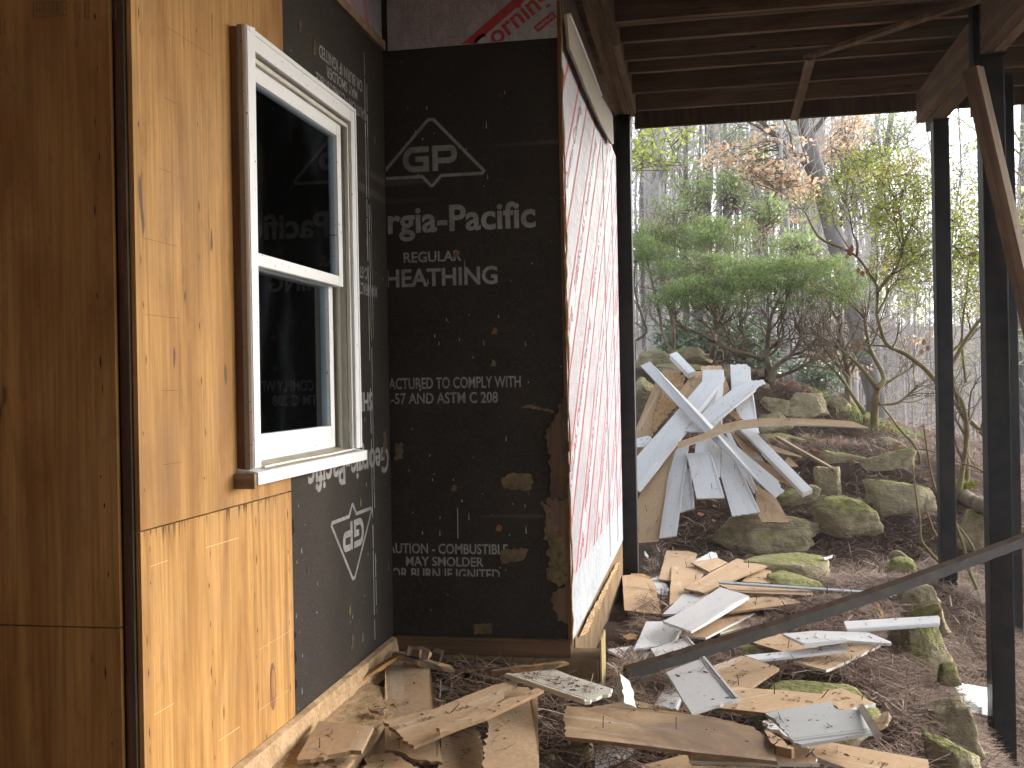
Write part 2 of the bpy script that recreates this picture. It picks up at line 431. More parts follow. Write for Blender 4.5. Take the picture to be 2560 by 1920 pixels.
# ---------------------------------------------------------------- terrain
TP = np.array([
 (-1.2, 1, -.05), (0, 2, -.06), (-.6, 3.2, -.03), (-.7, 3.98, .14), (-.95, 3.95, .14), (-.9, 3.55, .04), (-.6, 3.65, .03), (-.3, 4.0, .02), (-.2, 3.6, -.04), (.3, 3.4, -.05), (.75, 3.2, -.06), (-.3, 5, -.04), (.5, 5, -.03), (.95, 5, -.09), (.75, 4, -.11),
 (1.1, 6, -.07), (1.3, 7, -.07), (.3, 6.5, -.05), (-.3, 7.3, -.05), (1.7, 7.9, -.11), (.6, 7.8, -.09), (-.2, 8, -.05), (2.1, 8.3, -.1),
 (1.15, 4.3, -.36), (1.3, 4.9, -.58), (1.28, 5.6, -.38), (1.12, 5.1, -.26), (1.0, 4.5, -.17), (1.1, 3.8, -.45), (1.05, 3.2, -.5), (1.40, 5.55, -.66), (1.48, 6.8, -.02), (1.45, 6.3, -.22), (1.75, 6.2, -.55), (1.9, 7.0, -.35), (1.75, 5, -1.0), (1.6, 4, -1.0), (1.55, 3, -1.0), (2.3, 5.5, -1.3), (2.3, 7.2, -.7), (3.2, 6, -1.6), (3, 4, -1.7), (3, 8.2, -.8), (3.0, 2, -1.8),
 (6, 6, -2.5), (6, 10, -1.4), (6, 1, -3), (1.5, 1, -.9),
 (1.0, 8.0, -.11), (1.45, 8.12, -.12), (.4, 7.95, -.09), (1.85, 8.25, -.13), (.1, 8.3, .05), (.6, 8.35, .06), (1.2, 8.45, .10), (1.7, 8.5, .10),
 (1.0, 8.75, .24), (1.6, 8.75, .22), (.3, 8.8, .30), (-.4, 8.8, .32), (2.0, 8.8, .14), (1.0, 9.05, .28), (1.6, 9.0, .26), (1.2, 9.45, .52), (1.7, 9.5, .50), (.4, 9.4, .55), (-.4, 9.4, .6),
 (1.3, 9.8, .64), (2.0, 10.0, .60), (.7, 10.0, .68), (.2, 10.2, .80), (-.4, 10.0, .95), (1.0, 10.5, .68), (1.5, 10.6, .64), (.6, 10.45, .72), (.8, 10.8, .75), (1.3, 10.85, .72), (1.9, 10.7, .66), (2.2, 11.2, .66), (1.9, 11.9, .70), (2.4, 12.4, .68), (2.6, 10.2, .42), (2.9, 9.5, .05), (3.3, 12, .40), (4, 11, -.2), (3.4, 10.3, -.05),
 (1.0, 11.4, 1.13), (1.5, 11.5, 1.0), (.5, 11.2, 1.22), (0, 10.9, 1.22), (-.6, 10.8, 1.25), (0, 11.6, 1.42), (-.6, 11.8, 1.45), (1, 13, 1.2), (-.6, 13, 1.5), (2.2, 13.8, .75), (4, 14, .1),
 (0, 18, 1.1), (-4, 18, 1.6), (4, 18, -.1), (9, 18, -1.0), (0, 28, .2), (9, 30, -1.2), (-9, 30, .9), (0, 45, 1.2), (22, 42, -1.0), (-22, 42, 1.6), (5, 34, -1.0), (15, 60, 2.8), (20, 10, -4.2), (20, -6, -4.6), (7, -4, -3.2),
 (0, -5, -.2), (-7, -5, -.1), (-11, 10, .4), (-30, 10, .5), (0, 75, 5), (60, 60, 1), (-60, 60, 6), (40, 75, 4), (60, 0, -7), (-60, 0, 0), (0, -50, -2)], float)
def tps(r): return np.where(r > 1e-9, r ** 2 * np.log(r + 1e-12), 0)
_P = TP[:, :2]
_K = tps(np.linalg.norm(_P[:, None] - _P[None], axis=2)) + np.eye(len(_P)) * .004
_A = np.block([[_K, np.c_[np.ones(len(_P)), _P]], [np.c_[np.ones(len(_P)), _P].T, np.zeros((3, 3))]])
_W = np.linalg.solve(_A, np.r_[TP[:, 2], 0, 0, 0])
def H(x, y):
    x = np.atleast_1d(np.asarray(x, float)); y = np.atleast_1d(np.asarray(y, float)); q = np.c_[x.ravel(), y.ravel()]
    out = np.empty(len(q))
    for i in range(0, len(q), 20000):
        qq = q[i:i + 20000]
        out[i:i + 20000] = tps(np.linalg.norm(qq[:, None] - _P[None], axis=2)) @ _W[:-3] + _W[-3] + qq @ _W[-2:]
    return out.reshape(x.shape)
def h1(x, y): return float(H([x], [y])[0])
def on_ground(fr, p, lift=0):
    d = ray(fr, p); t = np.arange(2.5, 16, .02); q = CAM + t[:, None] * d; g = H(q[:, 0], q[:, 1]) + lift
    k = np.argmax(q[:, 2] < g); return q[k]
def axis_pts(lo, hi, flo, fhi, fine, coarse):
    a = list(np.arange(flo, fhi, fine))
    s, x = fine, flo
    left = []
    while x > lo: s = min(s * 1.25, coarse); x -= s; left.append(x)
    s, x = fine, a[-1]; right = []
    while x < hi: s = min(s * 1.25, coarse); x += s; right.append(x)
    return np.array(left[::-1] + a + right)
gx = axis_pts(-90, 90, -1.5, 3.5, .05, 12); gy = axis_pts(-60, 110, 1.5, 13, .06, 12)
GX, GY = np.meshgrid(gx, gy)
GZ = H(np.clip(GX, -60, 60), np.clip(GY, -50, 75))
def lumps(x, y): return np.sin(x * 7.1 + 2 * np.sin(y * 3.3)) * np.sin(y * 6.3 + 1.7 * np.sin(x * 4.1)) * .018 + np.sin(x * 17 + y * 5) * np.sin(y * 19 - x * 3) * .008
near = ((GX > -1.5) & (GX < 5) & (GY > 1) & (GY < 14))
lump = np.sin(GX * 7.1 + 2 * np.sin(GY * 3.3)) * np.sin(GY * 6.3 + 1.7 * np.sin(GX * 4.1)) * .018 + np.sin(GX * 17 + GY * 5) * np.sin(GY * 19 - GX * 3) * .008
GZ = GZ + np.where(near, lump, 0)
nx, ny = len(gx), len(gy)
idx = np.arange(nx * ny).reshape(ny, nx)
tv = np.stack([GX, GY, GZ], -1).reshape(-1, 3)
tf = np.stack([idx[:-1, :-1], idx[:-1, 1:], idx[1:, 1:], idx[1:, :-1]], -1).reshape(-1, 4)
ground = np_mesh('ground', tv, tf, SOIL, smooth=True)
tag(ground, 'brown forest ground covered in pine litter, stepping up a bank behind', kind='structure')

# ---------------------------------------------------------------- house
X0, Y0, XS = -1.288, 4.134, -0.54
house = empty('house', (X0, Y0, 0), 'house wall corner stripped to plywood, black sheathing and foil, with one white window', 'house')
def part(mb, name, mats, parent=None, **kw):
    parent = parent or house
    o = mb.obj(name, mats, None, **kw)
    if parent is house: return keep(o, house)
    o.parent = parent
    return o

OPY0, OPY1, OPZ0, OPZ1 = 2.745, 3.585, 1.05, 2.275     # rough opening
def panel_with_hole(y0, y1, z0, z1, x0, x1):
    mb = MB()
    if y0 < OPY0: mb.box(x0, x1, y0, min(y1, OPY0), z0, z1)
    if y1 > OPY1: mb.box(x0, x1, max(y0, OPY1), y1, z0, z1)
    a, b = max(y0, OPY0), min(y1, OPY1)
    if b > a:
        if z0 < OPZ0: mb.box(x0, x1, a, b, z0, min(z1, OPZ0))
        if z1 > OPZ1: mb.box(x0, x1, a, b, max(z0, OPZ1), z1)
    return mb
lo_panel = part(panel_with_hole(2.187, 3.076, .262, .9715, X0 - .012, X0), 'plywood_panel', PLY)
up_panel = part(panel_with_hole(2.187, 3.076, .975, 3.4, X0 - .012, X0), 'plywood_panel', PLY2)
mb = MB(); mb.box(-4.5, -1.3335, 2.170, 2.182, .10, .7505); fp1 = part(mb, 'plywood_panel', PLY2)
mb = MB(); mb.box(-4.5, -1.3335, 2.170, 2.182, .754, 3.4); fp2 = part(mb, 'plywood_panel', PLY2)
mb = MB(); mb.box(-1.331, -1.3155, 2.186, 2.30, .05, 3.4, 0); part(mb, 'corner_board', REDWOOD)
mb = MB(); mb.box(-1.3135, -1.303, 2.179, 2.3, .05, 3.4, 0); part(mb, 'corner_strip', DARKWOOD)
sheath_l = part(panel_with_hole(3.081, Y0, .262, 2.70, X0 - .012, X0 - .0015), 'sheathing_panel', SHEATH)
mb = MB(); mb.box(X0, XS, Y0, Y0 + .014, .262, 2.70); sheath_b = part(mb, 'sheathing_panel', SHEATH)
# studs and dark cavity behind the sheathing so no light leaks
mb = MB()
mb.box(X0 - .16, X0 - .03, 2.32, OPY0 - .02, .05, 3.4); mb.box(X0 - .16, X0 - .03, OPY1 + .02, Y0 + .1, .05, 3.4)
mb.box(X0 - .16, X0 - .03, OPY0 - .02, OPY1 + .02, .05, OPZ0 - .03); mb.box(X0 - .16, X0 - .03, OPY0 - .02, OPY1 + .02, OPZ1 + .03, 3.4)
mb.box(X0 - .028, XS - .012, Y0 + .02, Y0 + .16, .05, 3.4)
part(mb, 'wall_framing', DARKWOOD)
mb = MB()
mb.box(-4.4, -4.3, 2.3, 7, 0, 3.4); mb.box(-4.3, X0 - .17, 6.9, 7, 0, 3.4); mb.box(-4.3, X0 - .17, 2.3, 6.9, 0, .05); mb.box(-4.3, X0 - .17, 2.3, 6.9, 3.35, 3.4)
part(mb, 'interior_room', ROOMW)

# lettering
def text_mesh(s, bold=.02):
    cu = bpy.data.curves.new('t', 'FONT'); cu.body = s; cu.size = 1; cu.offset = bold; cu.resolution_u = 3
    o = bpy.data.objects.new('t', cu); COL.objects.link(o)
    dg = bpy.context.evaluated_depsgraph_get(); dg.update()
    me = bpy.data.meshes.new_from_object(o.evaluated_get(dg))
    v = np.array([q.co[:2] for q in me.vertices]); f = [tuple(p.vertices) for p in me.polygons]
    bpy.data.objects.remove(o); bpy.data.curves.remove(cu); bpy.data.meshes.remove(me)
    return v, f
def fit(v, u0, u1, w0, w1):
    lo, hi = v.min(0), v.max(0)
    return np.array([u0, w0]) + (v - lo) / (hi - lo) * np.array([u1 - u0, w1 - w0])
class Flat:                                       # flat print in (u, w), later mapped onto a wall
    def __init__(s): s.mb = MB()
    def add(s, v, f): s.mb.add([(a, 0, b) for a, b in v], f)
    def text(s, t, u0, u1, w0, w1, bold=.02):
        v, f = text_mesh(t, bold); s.add(fit(v, u0, u1, w0, w1), f)
    def line(s, pts, w, closed=False):
        pts = [np.array(p, float) for p in pts]; n = len(pts)
        for i in range(n if closed else n - 1):
            a, b = pts[i], pts[(i + 1) % n]; d = (b - a) / np.linalg.norm(b - a); q = np.array([-d[1], d[0]]) * w / 2; e = d * w * .35
            s.add([a - e - q, b + e - q, b + e + q, a - e + q], [(0, 1, 2, 3)])
    def ribbon(s, pts, w, closed=False):
        p = [np.array(q, float) for q in pts]; n = len(p); L_, R_ = [], []
        for i in range(n):
            a = p[i - 1] if (i or closed) else None; c = p[(i + 1) % n] if (i < n - 1 or closed) else None
            d1 = (p[i] - a) / np.linalg.norm(p[i] - a) if a is not None else None; d2 = (c - p[i]) / np.linalg.norm(c - p[i]) if c is not None else None
            if d1 is None: d1 = d2
            if d2 is None: d2 = d1
            t = d1 + d2; t = t / (np.linalg.norm(t) + 1e-9); q = np.array([-t[1], t[0]]); k = w / 2 / max(.45, np.dot(q, [-d1[1], d1[0]]))
            L_.append(p[i] + q * k); R_.append(p[i] - q * k)
        m = n if closed else n - 1
        s.add(L_ + R_, [(i, (i + 1) % n, n + (i + 1) % n, n + i) for i in range(m)])
    def quad(s, a, b, c, d): s.add([a, b, c, d], [(0, 1, 2, 3)])
    def bake(s, name, mat, fn, parent, clip=None, kill=None, kind=None):
        me = s.mb.mesh(name); bm = bmesh.new(); bm.from_mesh(me)
        for co, no in clip or []:
            bmesh.ops.bisect_plane(bm, geom=bm.verts[:] + bm.edges[:] + bm.faces[:], plane_co=co, plane_no=no, clear_outer=True)
        for v in bm.verts: v.co = Vector(fn(v.co.x, v.co.z))
        if kill:
            bmesh.ops.triangulate(bm, faces=bm.faces)
            bmesh.ops.delete(bm, geom=[f for f in bm.faces if kill(f.calc_center_median())], context='FACES')
        bm.to_mesh(me); bm.free()
        o = link(name, me, mat)
        o.parent = parent
        if kind: o['kind'] = kind
        return o
def bx(p): return on_y('S', p, Y0)[0]
def bz(p): return on_y('S', p, Y0)[2]
def sheet_print():
    L = Flat(); TL = []
    class T:
        @staticmethod
        def text(*a):
            F = Flat(); F.text(*a); TL.append(F)
    def t(F, s, a, b, bold=.02, full=None):
        (xa, ya), (xb, yb) = a, b
        m = ((xa + xb) / 2)
        F.text(s, full[0] if full else bx((xa, (ya + yb) / 2)), full[1] if full else bx((xb, (ya + yb) / 2)), bz((m, yb)), bz((m, ya)), bold)
    xc = -1.088
    T.text('Georgia-Pacific', -1.545, bx((1339, 545)), bz((1150, 598)), bz((1150, 510)), .025)
    t(T, 'REGULAR', (1009, 628), (1154, 655), .02)
    T.text('SHEATHING', -1.345, bx((1244, 690)), bz((1110, 715)), bz((1110, 669)), .025)
    T.text('MANUFACTURED TO COMPLY WITH', -1.43, bx((1302, 955)), bz((1150, 971)), bz((1150, 942)), .018)
    T.text('C-57 AND ASTM C 208', -1.315, bx((1245, 995)), bz((1110, 1009)), bz((1110, 981)), .018)
    T.text('CAUTION - COMBUSTIBLE', -1.337, bx((1270, 1372)), bz((1130, 1385)), bz((1130, 1359)), .02)
    t(T, 'MAY SMOLDER', (1015, 1392), (1209, 1416), .02)
    T.text('OR BURN IF IGNITED', -1.292, bx((1250, 1430)), bz((1120, 1449)), bz((1120, 1421)), .02)
    r, w = .0, .013
    a, b1, tip = (xc, 2.409), (-.866, 2.171), (xc, 2.129)
    L.ribbon([(xc - .012, 2.402), (2 * xc - b1[0], 2.178), (2 * xc - b1[0] + .008, 2.168), (xc - .04, 2.168), (xc - .004, 2.129), (xc + .004, 2.129), (xc + .04, 2.168), (b1[0] - .008, 2.168), (b1[0], 2.178), (xc + .012, 2.402)], w, True)
    gl, gh = bz((1078, 428)), bz((1078, 365))
    # wide G with squared bar, wide P with open bowl
    gx0, gx1 = bx((1007, 396)), bx((1072, 396)); k = .024
    arc = [(gx0 + .045 - .045 * math.cos(th), (gl + gh) / 2 + (gh - gl - k) / 2 * math.sin(th)) for th in np.linspace(math.pi / 2, -math.pi / 2, 12)]
    arc = [(gx0 + .045 - (.045 - k / 2) * math.cos(th), (gl + gh) / 2 + (gh - gl - k) / 2 * math.sin(th)) for th in np.linspace(math.pi / 2, -math.pi / 2, 12)]
    L.ribbon([(gx1, arc[0][1])] + arc + [(gx1 - k / 2, arc[-1][1]), (gx1 - k / 2, (gl + gh) / 2), (gx0 + .055, (gl + gh) / 2)], k)
    px0, px1 = bx((1081, 396)), bx((1143, 396)); mid = gl + (gh - gl) * .40
    bowl = [(px1 - .03 + (.03 - k / 2) * math.cos(th), (gh - k / 2 + mid) / 2 + (gh - k / 2 - mid) / 2 * math.sin(th)) for th in np.linspace(math.pi / 2, -math.pi / 2, 9)]
    L.ribbon([(px0 + k / 2, gl), (px0 + k / 2, gh - k / 2)] + bowl + [(px0 + k, mid)], k)
    return [(L, 'logo')] + [(F, 'lettering') for F in TL]
zcut = bz((1120, 1440))
inwin = lambda c: 2.72 < c.y < 3.61 and 1.04 < c.z < 2.29
for F, nm in sheet_print():
    F.bake(nm, WHITEPRINT, lambda u, w: (u, Y0 - .0012, w), sheath_b, clip=[((X0 + .003, 0, 0), (-1, 0, 0)), ((0, 0, zcut), (0, 0, -1))])
for F, nm in sheet_print():
    F.bake(nm, WHITEPRINT, lambda u, w: (X0 - .0003, 3.652 - (u + 1.088), 2.991 - w), sheath_l, clip=[((-1.088 + .562, 0, 0), (1, 0, 0)), ((0, 0, 1.3), (0, 0, -1)) if nm == 'x' else ((0, 0, 0), (0, 0, -1))], kill=inwin)
# white runs, drips and torn patches on the sheathing
F = Flat()
for y0, w, za, zb in ((3.886, .008, 2.62, .34), (3.912, .006, 2.5, .5), (3.935, .003, 2.0, 1.3)):
    z = za; y = y0
    while z > zb:
        dz = rnd.uniform(.03, .22)
        if rnd.random() < .9: F.line([(y, z), (y + rnd.uniform(-.002, .002), z - dz)], w * rnd.uniform(.5, 1.4))
        z -= dz * rnd.choice((1, 1, 1.15))
F.bake('paint_run', DRIP, lambda u, w: (X0 - .0006, u, w), sheath_l, kind='stuff')
def drips(n, u0, u1, w0, w1):
    F = Flat()
    for i in range(n):
        u, w = rnd.uniform(u0, u1), rnd.uniform(w0, w1); l = rnd.choice((.004, .006, .01, .014, .02, .03)); r = rnd.uniform(.001, .0026)
        F.add([(u - r * .4, w + l), (u + r * .4, w + l), (u + r, w), (u, w - r), (u - r, w)], [(0, 1, 2, 3, 4)])
    return F
F = drips(48, X0 + .06, XS - .12, .35, 2.55)
F.line([(bx((1144, 1270)), bz((1144, 1270))), (bx((1145, 1345)), bz((1145, 1345)))], .003)
F.bake('paint_drip', DRIP, lambda u, w: (u, Y0 - .0008, w), sheath_b, kind='stuff')
drips(22, 3.1, 4.1, .3, 1.0).bake('paint_drip', DRIP, lambda u, w: (X0 - .0006, u, w), sheath_l, kind='stuff')
drips(12, 3.65, 4.1, 1.0, 2.6).bake('paint_drip', DRIP, lambda u, w: (X0 - .0006, u, w), sheath_l, kind='stuff')
def ragged(pts, step=.012, amp=.006, seed=0):
    r = random.Random(seed); out = []
    pts = [np.array(p, float) for p in pts]
    for i, a in enumerate(pts):
        b = pts[(i + 1) % len(pts)]; d = b - a; l = np.linalg.norm(d); n = max(1, int(l / step)); q = np.array([-d[1], d[0]]) / (l + 1e-9)
        for k in range(n): out.append(a + d * k / n + (q * r.uniform(-amp, amp) if k else 0))
    return out
def patch(name, mat, pts, fn, parent, th=.004, seed=0, amp=.006):
    p = ragged(pts, .012, amp, seed); n = len(p); mb = MB()
    vs = [fn(a, b, 0) for a, b in p] + [fn(a, b, th) for a, b in p]
    mb.add(vs, [tuple(range(n, 2 * n))] + [(i, (i + 1) % n, n + (i + 1) % n, n + i) for i in range(n)])
    o = mb.obj(name, mat); o.parent = parent; return o
def zpx(*pts): return [tuple(on_y('Z', p, Y0)[[0, 2]]) for p in pts]
fb = lambda a, b, t: (a, Y0 - .0005 - t, b)
patch('torn_patch', FIBER, zpx((588, 985), (640, 965), (712, 972), (722, 1005), (700, 1040), (640, 1035), (600, 1030)), fb, sheath_b, seed=1)
patch('torn_patch', FIBER, zpx((585, 1290), (640, 1278), (700, 1283), (680, 1325), (640, 1335), (590, 1345)), fb, sheath_b, seed=2)
patch('torn_patch', FIBER, zpx((755, 1080), (790, 1110), (820, 1200), (852, 1290), (858, 1440), (800, 1420), (775, 1390), (790, 1330), (765, 1210), (770, 1130)), fb, sheath_b, seed=3, amp=.012)
patch('torn_patch', DARKWOOD, zpx((852, 640), (862, 900), (868, 1060), (800, 1075), (785, 930), (770, 790), (820, 720), (835, 660)), fb, sheath_b, .007, seed=4, amp=.012)
patch('torn_patch', DARKWOOD, zpx((862, 1080), (872, 1600), (820, 1580), (790, 1500), (800, 1460), (850, 1440), (845, 1300), (815, 1200), (775, 1070)), fb, sheath_b, .003, seed=5, amp=.01)
patch('torn_patch', FIBER, zpx((690, 590 + 95), (740, 690), (800, 705), (808, 716), (730, 700), (668, 694)), fb, sheath_b, .004, seed=6)
patch('torn_patch', FIBER, zpx((470, 1592), (550, 1590), (548, 1632), (474, 1636)), fb, sheath_b, .002, seed=7, amp=.003)
patch('torn_patch', FIBER, zpx((145, 840), (180, 850), (178, 905), (150, 915)), fb, sheath_b, .006, seed=8, amp=.008)
for i, (a, b) in enumerate(((388, 1028), (575, 1195), (550, 512), (555, 378), (845, 700 - 380), (1190 / 3, 60))):
    u, w = zpx((a, b))[0]
    patch('torn_patch', FIBER if i % 2 == 0 else REDWOOD, [(u - .012, w - .01), (u + .010, w - .014), (u + .016, w + .006), (u, w + .016)], fb, sheath_b, .003, seed=20 + i, amp=.004)
for i, (y, z, s) in enumerate(((3.62, .36, .03), (3.60, .48, .02), (3.66, 1.02, .02), (3.74, .86, .016), (4.05, 1.06, .05), (4.0, 2.3, .02), (3.2, .70, .012), (3.35, 2.47, .03), (3.22, 2.5, .025), (3.9, 1.55, .02))):
    patch('torn_patch', FIBER if i % 2 else DARKWOOD, [(y - s * .5, z - s), (y + s * .4, z - s * .8), (y + s * .5, z + s * .7), (y - s * .2, z + s)], lambda a, b, t: (X0 - .001 + t, a, b), sheath_l, .002, seed=40 + i, amp=s * .3)
# dark broken edge where plywood meets sheathing
for i, (za, zb) in enumerate(((.83, .89), (.42, .47), (.34, .38), (.50, .53))):
    patch('torn_patch', DARK, [(3.078, za), (3.098, za + .01), (3.092, zb - .01), (3.078, zb)], lambda a, b, t: (X0 - .001 + t, a, b), sheath_l, .0006, seed=60 + i, amp=.004)
# nail stains, scuffs, stamp and knot on the plywood
STAIN = plain('nail_stain', (.035, .025, .018), .9, .1, 60, .4, (.10, .065, .035), 0)
SCUFF = plain('pale_scuff', (.55, .40, .22), .9, .1, 60, .4, (.48, .32, .15), 0)
INKST = plain('stamp_ink', (.13, .085, .04), .9, .1, 60, .42, (.22, .14, .065), 0)
def stains(cols, z0, z1, fn, parent, n=14, blk=None):
    F = Flat()
    for y in cols:
        for i in range(n):
            z = z0 + (z1 - z0) * (i + rnd.uniform(.1, .9)) / n; yy = y + rnd.uniform(-.012, .012)
            if blk and blk(yy, z): continue
            l = rnd.uniform(.004, .02); r = rnd.uniform(.0012, .003)
            F.add([(yy - r, z), (yy, z - l), (yy + r, z), (yy + r * .6, z + l * .5), (yy - r * .3, z + l)], [(0, 1, 2, 3, 4)])
    return F.bake('nail_stain', STAIN, fn, parent, kind='stuff')
wf = lambda u, w: (X0 + .0008, u, w); ff = lambda u, w: (u, 2.170 - .0008, w)
stains((2.215, 2.52, 2.80, 3.05), .3, .95, wf, lo_panel, 7)
stains((2.215, 2.50), 1.0, 2.9, wf, up_panel, 13)
stains((-1.37, -1.72, -1.76), .2, .74, ff, fp1, 5)
stains((-1.37, -1.72, -1.76), .78, 2.7, ff, fp2, 14)
F = Flat()
for z in np.arange(.36, .96, .175):
    for a, b in ((2.20, 2.33), (2.5, 2.72), (2.78, 3.07)):
        if rnd.random() < .5: F.line([(a + rnd.uniform(0, .06), z + rnd.uniform(-.004, .004)), (b - rnd.uniform(0, .05), z + rnd.uniform(-.004, .004))], rnd.uniform(.0008, .0022))
F.bake('scuff_line', SCUFF, wf, lo_panel, kind='stuff')
F = Flat()
for z in np.arange(1.12, 2.8, .18):
    a = rnd.uniform(2.2, 2.4); F.line([(a, z), (a + rnd.uniform(.05, .3), z)], .0008)
F.bake('scuff_line', STAIN, wf, up_panel, kind='stuff')
F = Flat()   # drips below the plywood joint
for i in range(46):
    y = rnd.uniform(2.2, 3.06); l = rnd.uniform(.008, .05); F.add([(y - .0015, .9715), (y + .0015, .9715), (y, .9715 - l)], [(0, 1, 2)])
F.bake('nail_stain', STAIN, wf, lo_panel, kind='stuff')
def fpx(*pts): return [tuple(on_y('S', p, 2.17)[[0, 2]]) for p in pts]
F = Flat()
q = fpx((84, 8), (166, 4), (166, 38), (84, 46))
for i in range(12):
    t = i / 11; a = np.array(q[0]) * (1 - t) + np.array(q[1]) * t; b = np.array(q[3]) * (1 - t) + np.array(q[2]) * t; F.line([a, b], .0016 if i % 4 else .004)
for t in (0, .5, 1): F.line([np.array(q[0]) * (1 - t) + np.array(q[3]) * t, np.array(q[1]) * (1 - t) + np.array(q[2]) * t], .0025)
for x in (200, 212, 222, 280, 290): F.line(fpx((x, 6), (x, 44 + (x % 7))), .003)
for x in (-8, 2, 12): F.line(fpx((x, 48), (x, 86)), .003)
F.bake('ink_stamp', INKST, ff, fp2, kind='stuff')
ky, kz = on_x('S', (682, 1716), X0)[1:]
o = patch('knot', REDWOOD, [(ky + .022 * math.cos(t), kz + .072 * math.sin(t)) for t in np.linspace(0, 2 * math.pi, 15)[:-1]], lambda a, b, t: (X0 + t, a, b), lo_panel, .0008, 3, .003)
o = patch('knot', PLY2, [(ky + .001 + .013 * math.cos(t), kz + .008 + .045 * math.sin(t)) for t in np.linspace(0, 2 * math.pi, 13)[:-1]], lambda a, b, t: (X0 + t, a, b), lo_panel, .0016, 3, .003)

# window
win = empty('window', (0, 0, 0), None, None); keep(win, house); win.location = (0, 0, 0)
win.matrix_parent_inverse = Matrix.Translation(-house.location)
XC = -1.240
mb = MB()
cy0, cy1, iy0, iy1, cz0, cz1, iz1 = 2.700, 3.630, 2.752, 3.575, 1.075, 2.325, 2.262
mb.box(XC - .013, XC, cy0, iy0, cz0, cz1); mb.box(XC - .03, XC, iy1, cy1, cz0, cz1); mb.box(XC - .03, XC, iy0, iy1, iz1, cz1)
o = part(mb, 'casing', TRIMW, win, bevel=.004)
mb = MB()   # moulded outer bead on the casing
mb.box(XC - .01, XC + .003, cy0 + .003, cy0 + .016, cz0 + .002, cz1 - .003); mb.box(XC - .01, XC + .003, cy1 - .016, cy1 - .003, cz0 + .002, cz1 - .003)
mb.box(XC - .01, XC + .003, cy0 + .017, cy1 - .017, cz1 - .016, cz1 - .003); mb.box(XC - .01, XC + .003, iy0 + .002, iy1 - .002, iz1 + .001, iz1 + .012)
part(mb, 'casing_moulding', TRIMW, win, bevel=.002)
mb = MB()   # jambs and stepped head
mb.box(-1.36, XC - .032, iy0 - .004, iy0 + .006, cz0, iz1); mb.box(-1.36, XC - .032, iy1 - .006, iy1 + .004, cz0, iz1); mb.box(-1.36, XC - .032, iy0 + .007, iy1 - .007, iz1 - .008, iz1 + .002)
mb.box(-1.262, -1.25, iy1 - .018, iy1 - .007, cz0, iz1 - .01); mb.box(-1.30, -1.290, iy1 - .026, iy1 - .007, cz0, iz1 - .01); mb.box(-1.345, -1.320, iy1 - .032, iy1 - .007, cz0, iz1 - .01)
mb.box(-1.262, -1.25, iy0 + .007, iy1 - .02, iz1 - .022, iz1 - .009)
part(mb, 'jamb', JAMB, win, bevel=.001)
def sash(x, y0, y1, z0, z1, st, top, bot, nm):
    mb = MB()
    mb.box(x - .032, x, y0, y0 + st, z0, z1); mb.box(x - .032, x, y1 - st, y1, z0, z1)
    mb.box(x - .032, x, y0 + st, y1 - st, z1 - top, z1); mb.box(x - .032, x, y0 + st, y1 - st, z0, z0 + bot)
    s = part(mb, nm, TRIMW, win, bevel=.003)
    mb = MB(); mb.box(x - .018, x - .014, y0 + st - .004, y1 - st + .004, z0 + bot - .004, z1 - top + .004)
    part(mb, 'pane', GLASS, win)
sash(-1.264, 2.763, 3.530, 1.660, 2.240, .042, .045, .036, 'upper_sash')
sash(-1.302, 2.763, 3.520, 1.085, 1.695, .040, .036, .078, 'lower_sash')
mb = MB()
vs = [(-1.36, 2.70, 1.090), (-1.221, 2.688, 1.066), (-1.221, 3.632, 1.066), (-1.36, 3.60, 1.090), (-1.36, 2.70, 1.036), (-1.221, 2.688, 1.030), (-1.221, 3.632, 1.030), (-1.36, 3.60, 1.036)]
mb.add(vs, [(0, 1, 2, 3), (7, 6, 5, 4), (0, 4, 5, 1), (1, 5, 6, 2), (2, 6, 7, 3), (3, 7, 4, 0)])
s_o = part(mb, 'sill', TRIMW, win, bevel=.004)
mb = MB(); mb.add([(-1.30, 2.765, 1.0812), (-1.229, 2.765, 1.0690), (-1.229, 3.565, 1.0690), (-1.30, 3.565, 1.0812)], [(0, 1, 2, 3)])
part(mb, 'sill_dust', plain('dusty_sill', (.46, .42, .32), .95, .1, 90, .5, (.30, .25, .17), .002), win)
mb = MB(); mb.tube([(-1.243, 2.775, 1.074), (-1.247, 3.0, 1.075), (-1.24, 3.3, 1.074), (-1.245, 3.56, 1.075)], .0035, 4)
part(mb, 'caulk_bead', TRIMW, win)
mb = MB(); mb.box(X0 + .001, -1.267, 2.696, 2.750, 1.06, 2.318); part(mb, 'casing_edge_board', REDWOOD, win)
mb = MB(); mb.box(-1.2665, XC - .0135, 2.7005, 2.750, 1.07, 2.324); part(mb, 'casing_back_edge', FRIEZE, win)
mb = MB(); mb.box(X0 + .001, -1.226, 2.672, 2.687, 1.022, 1.064); part(mb, 'sill_end', TIMBER, win)

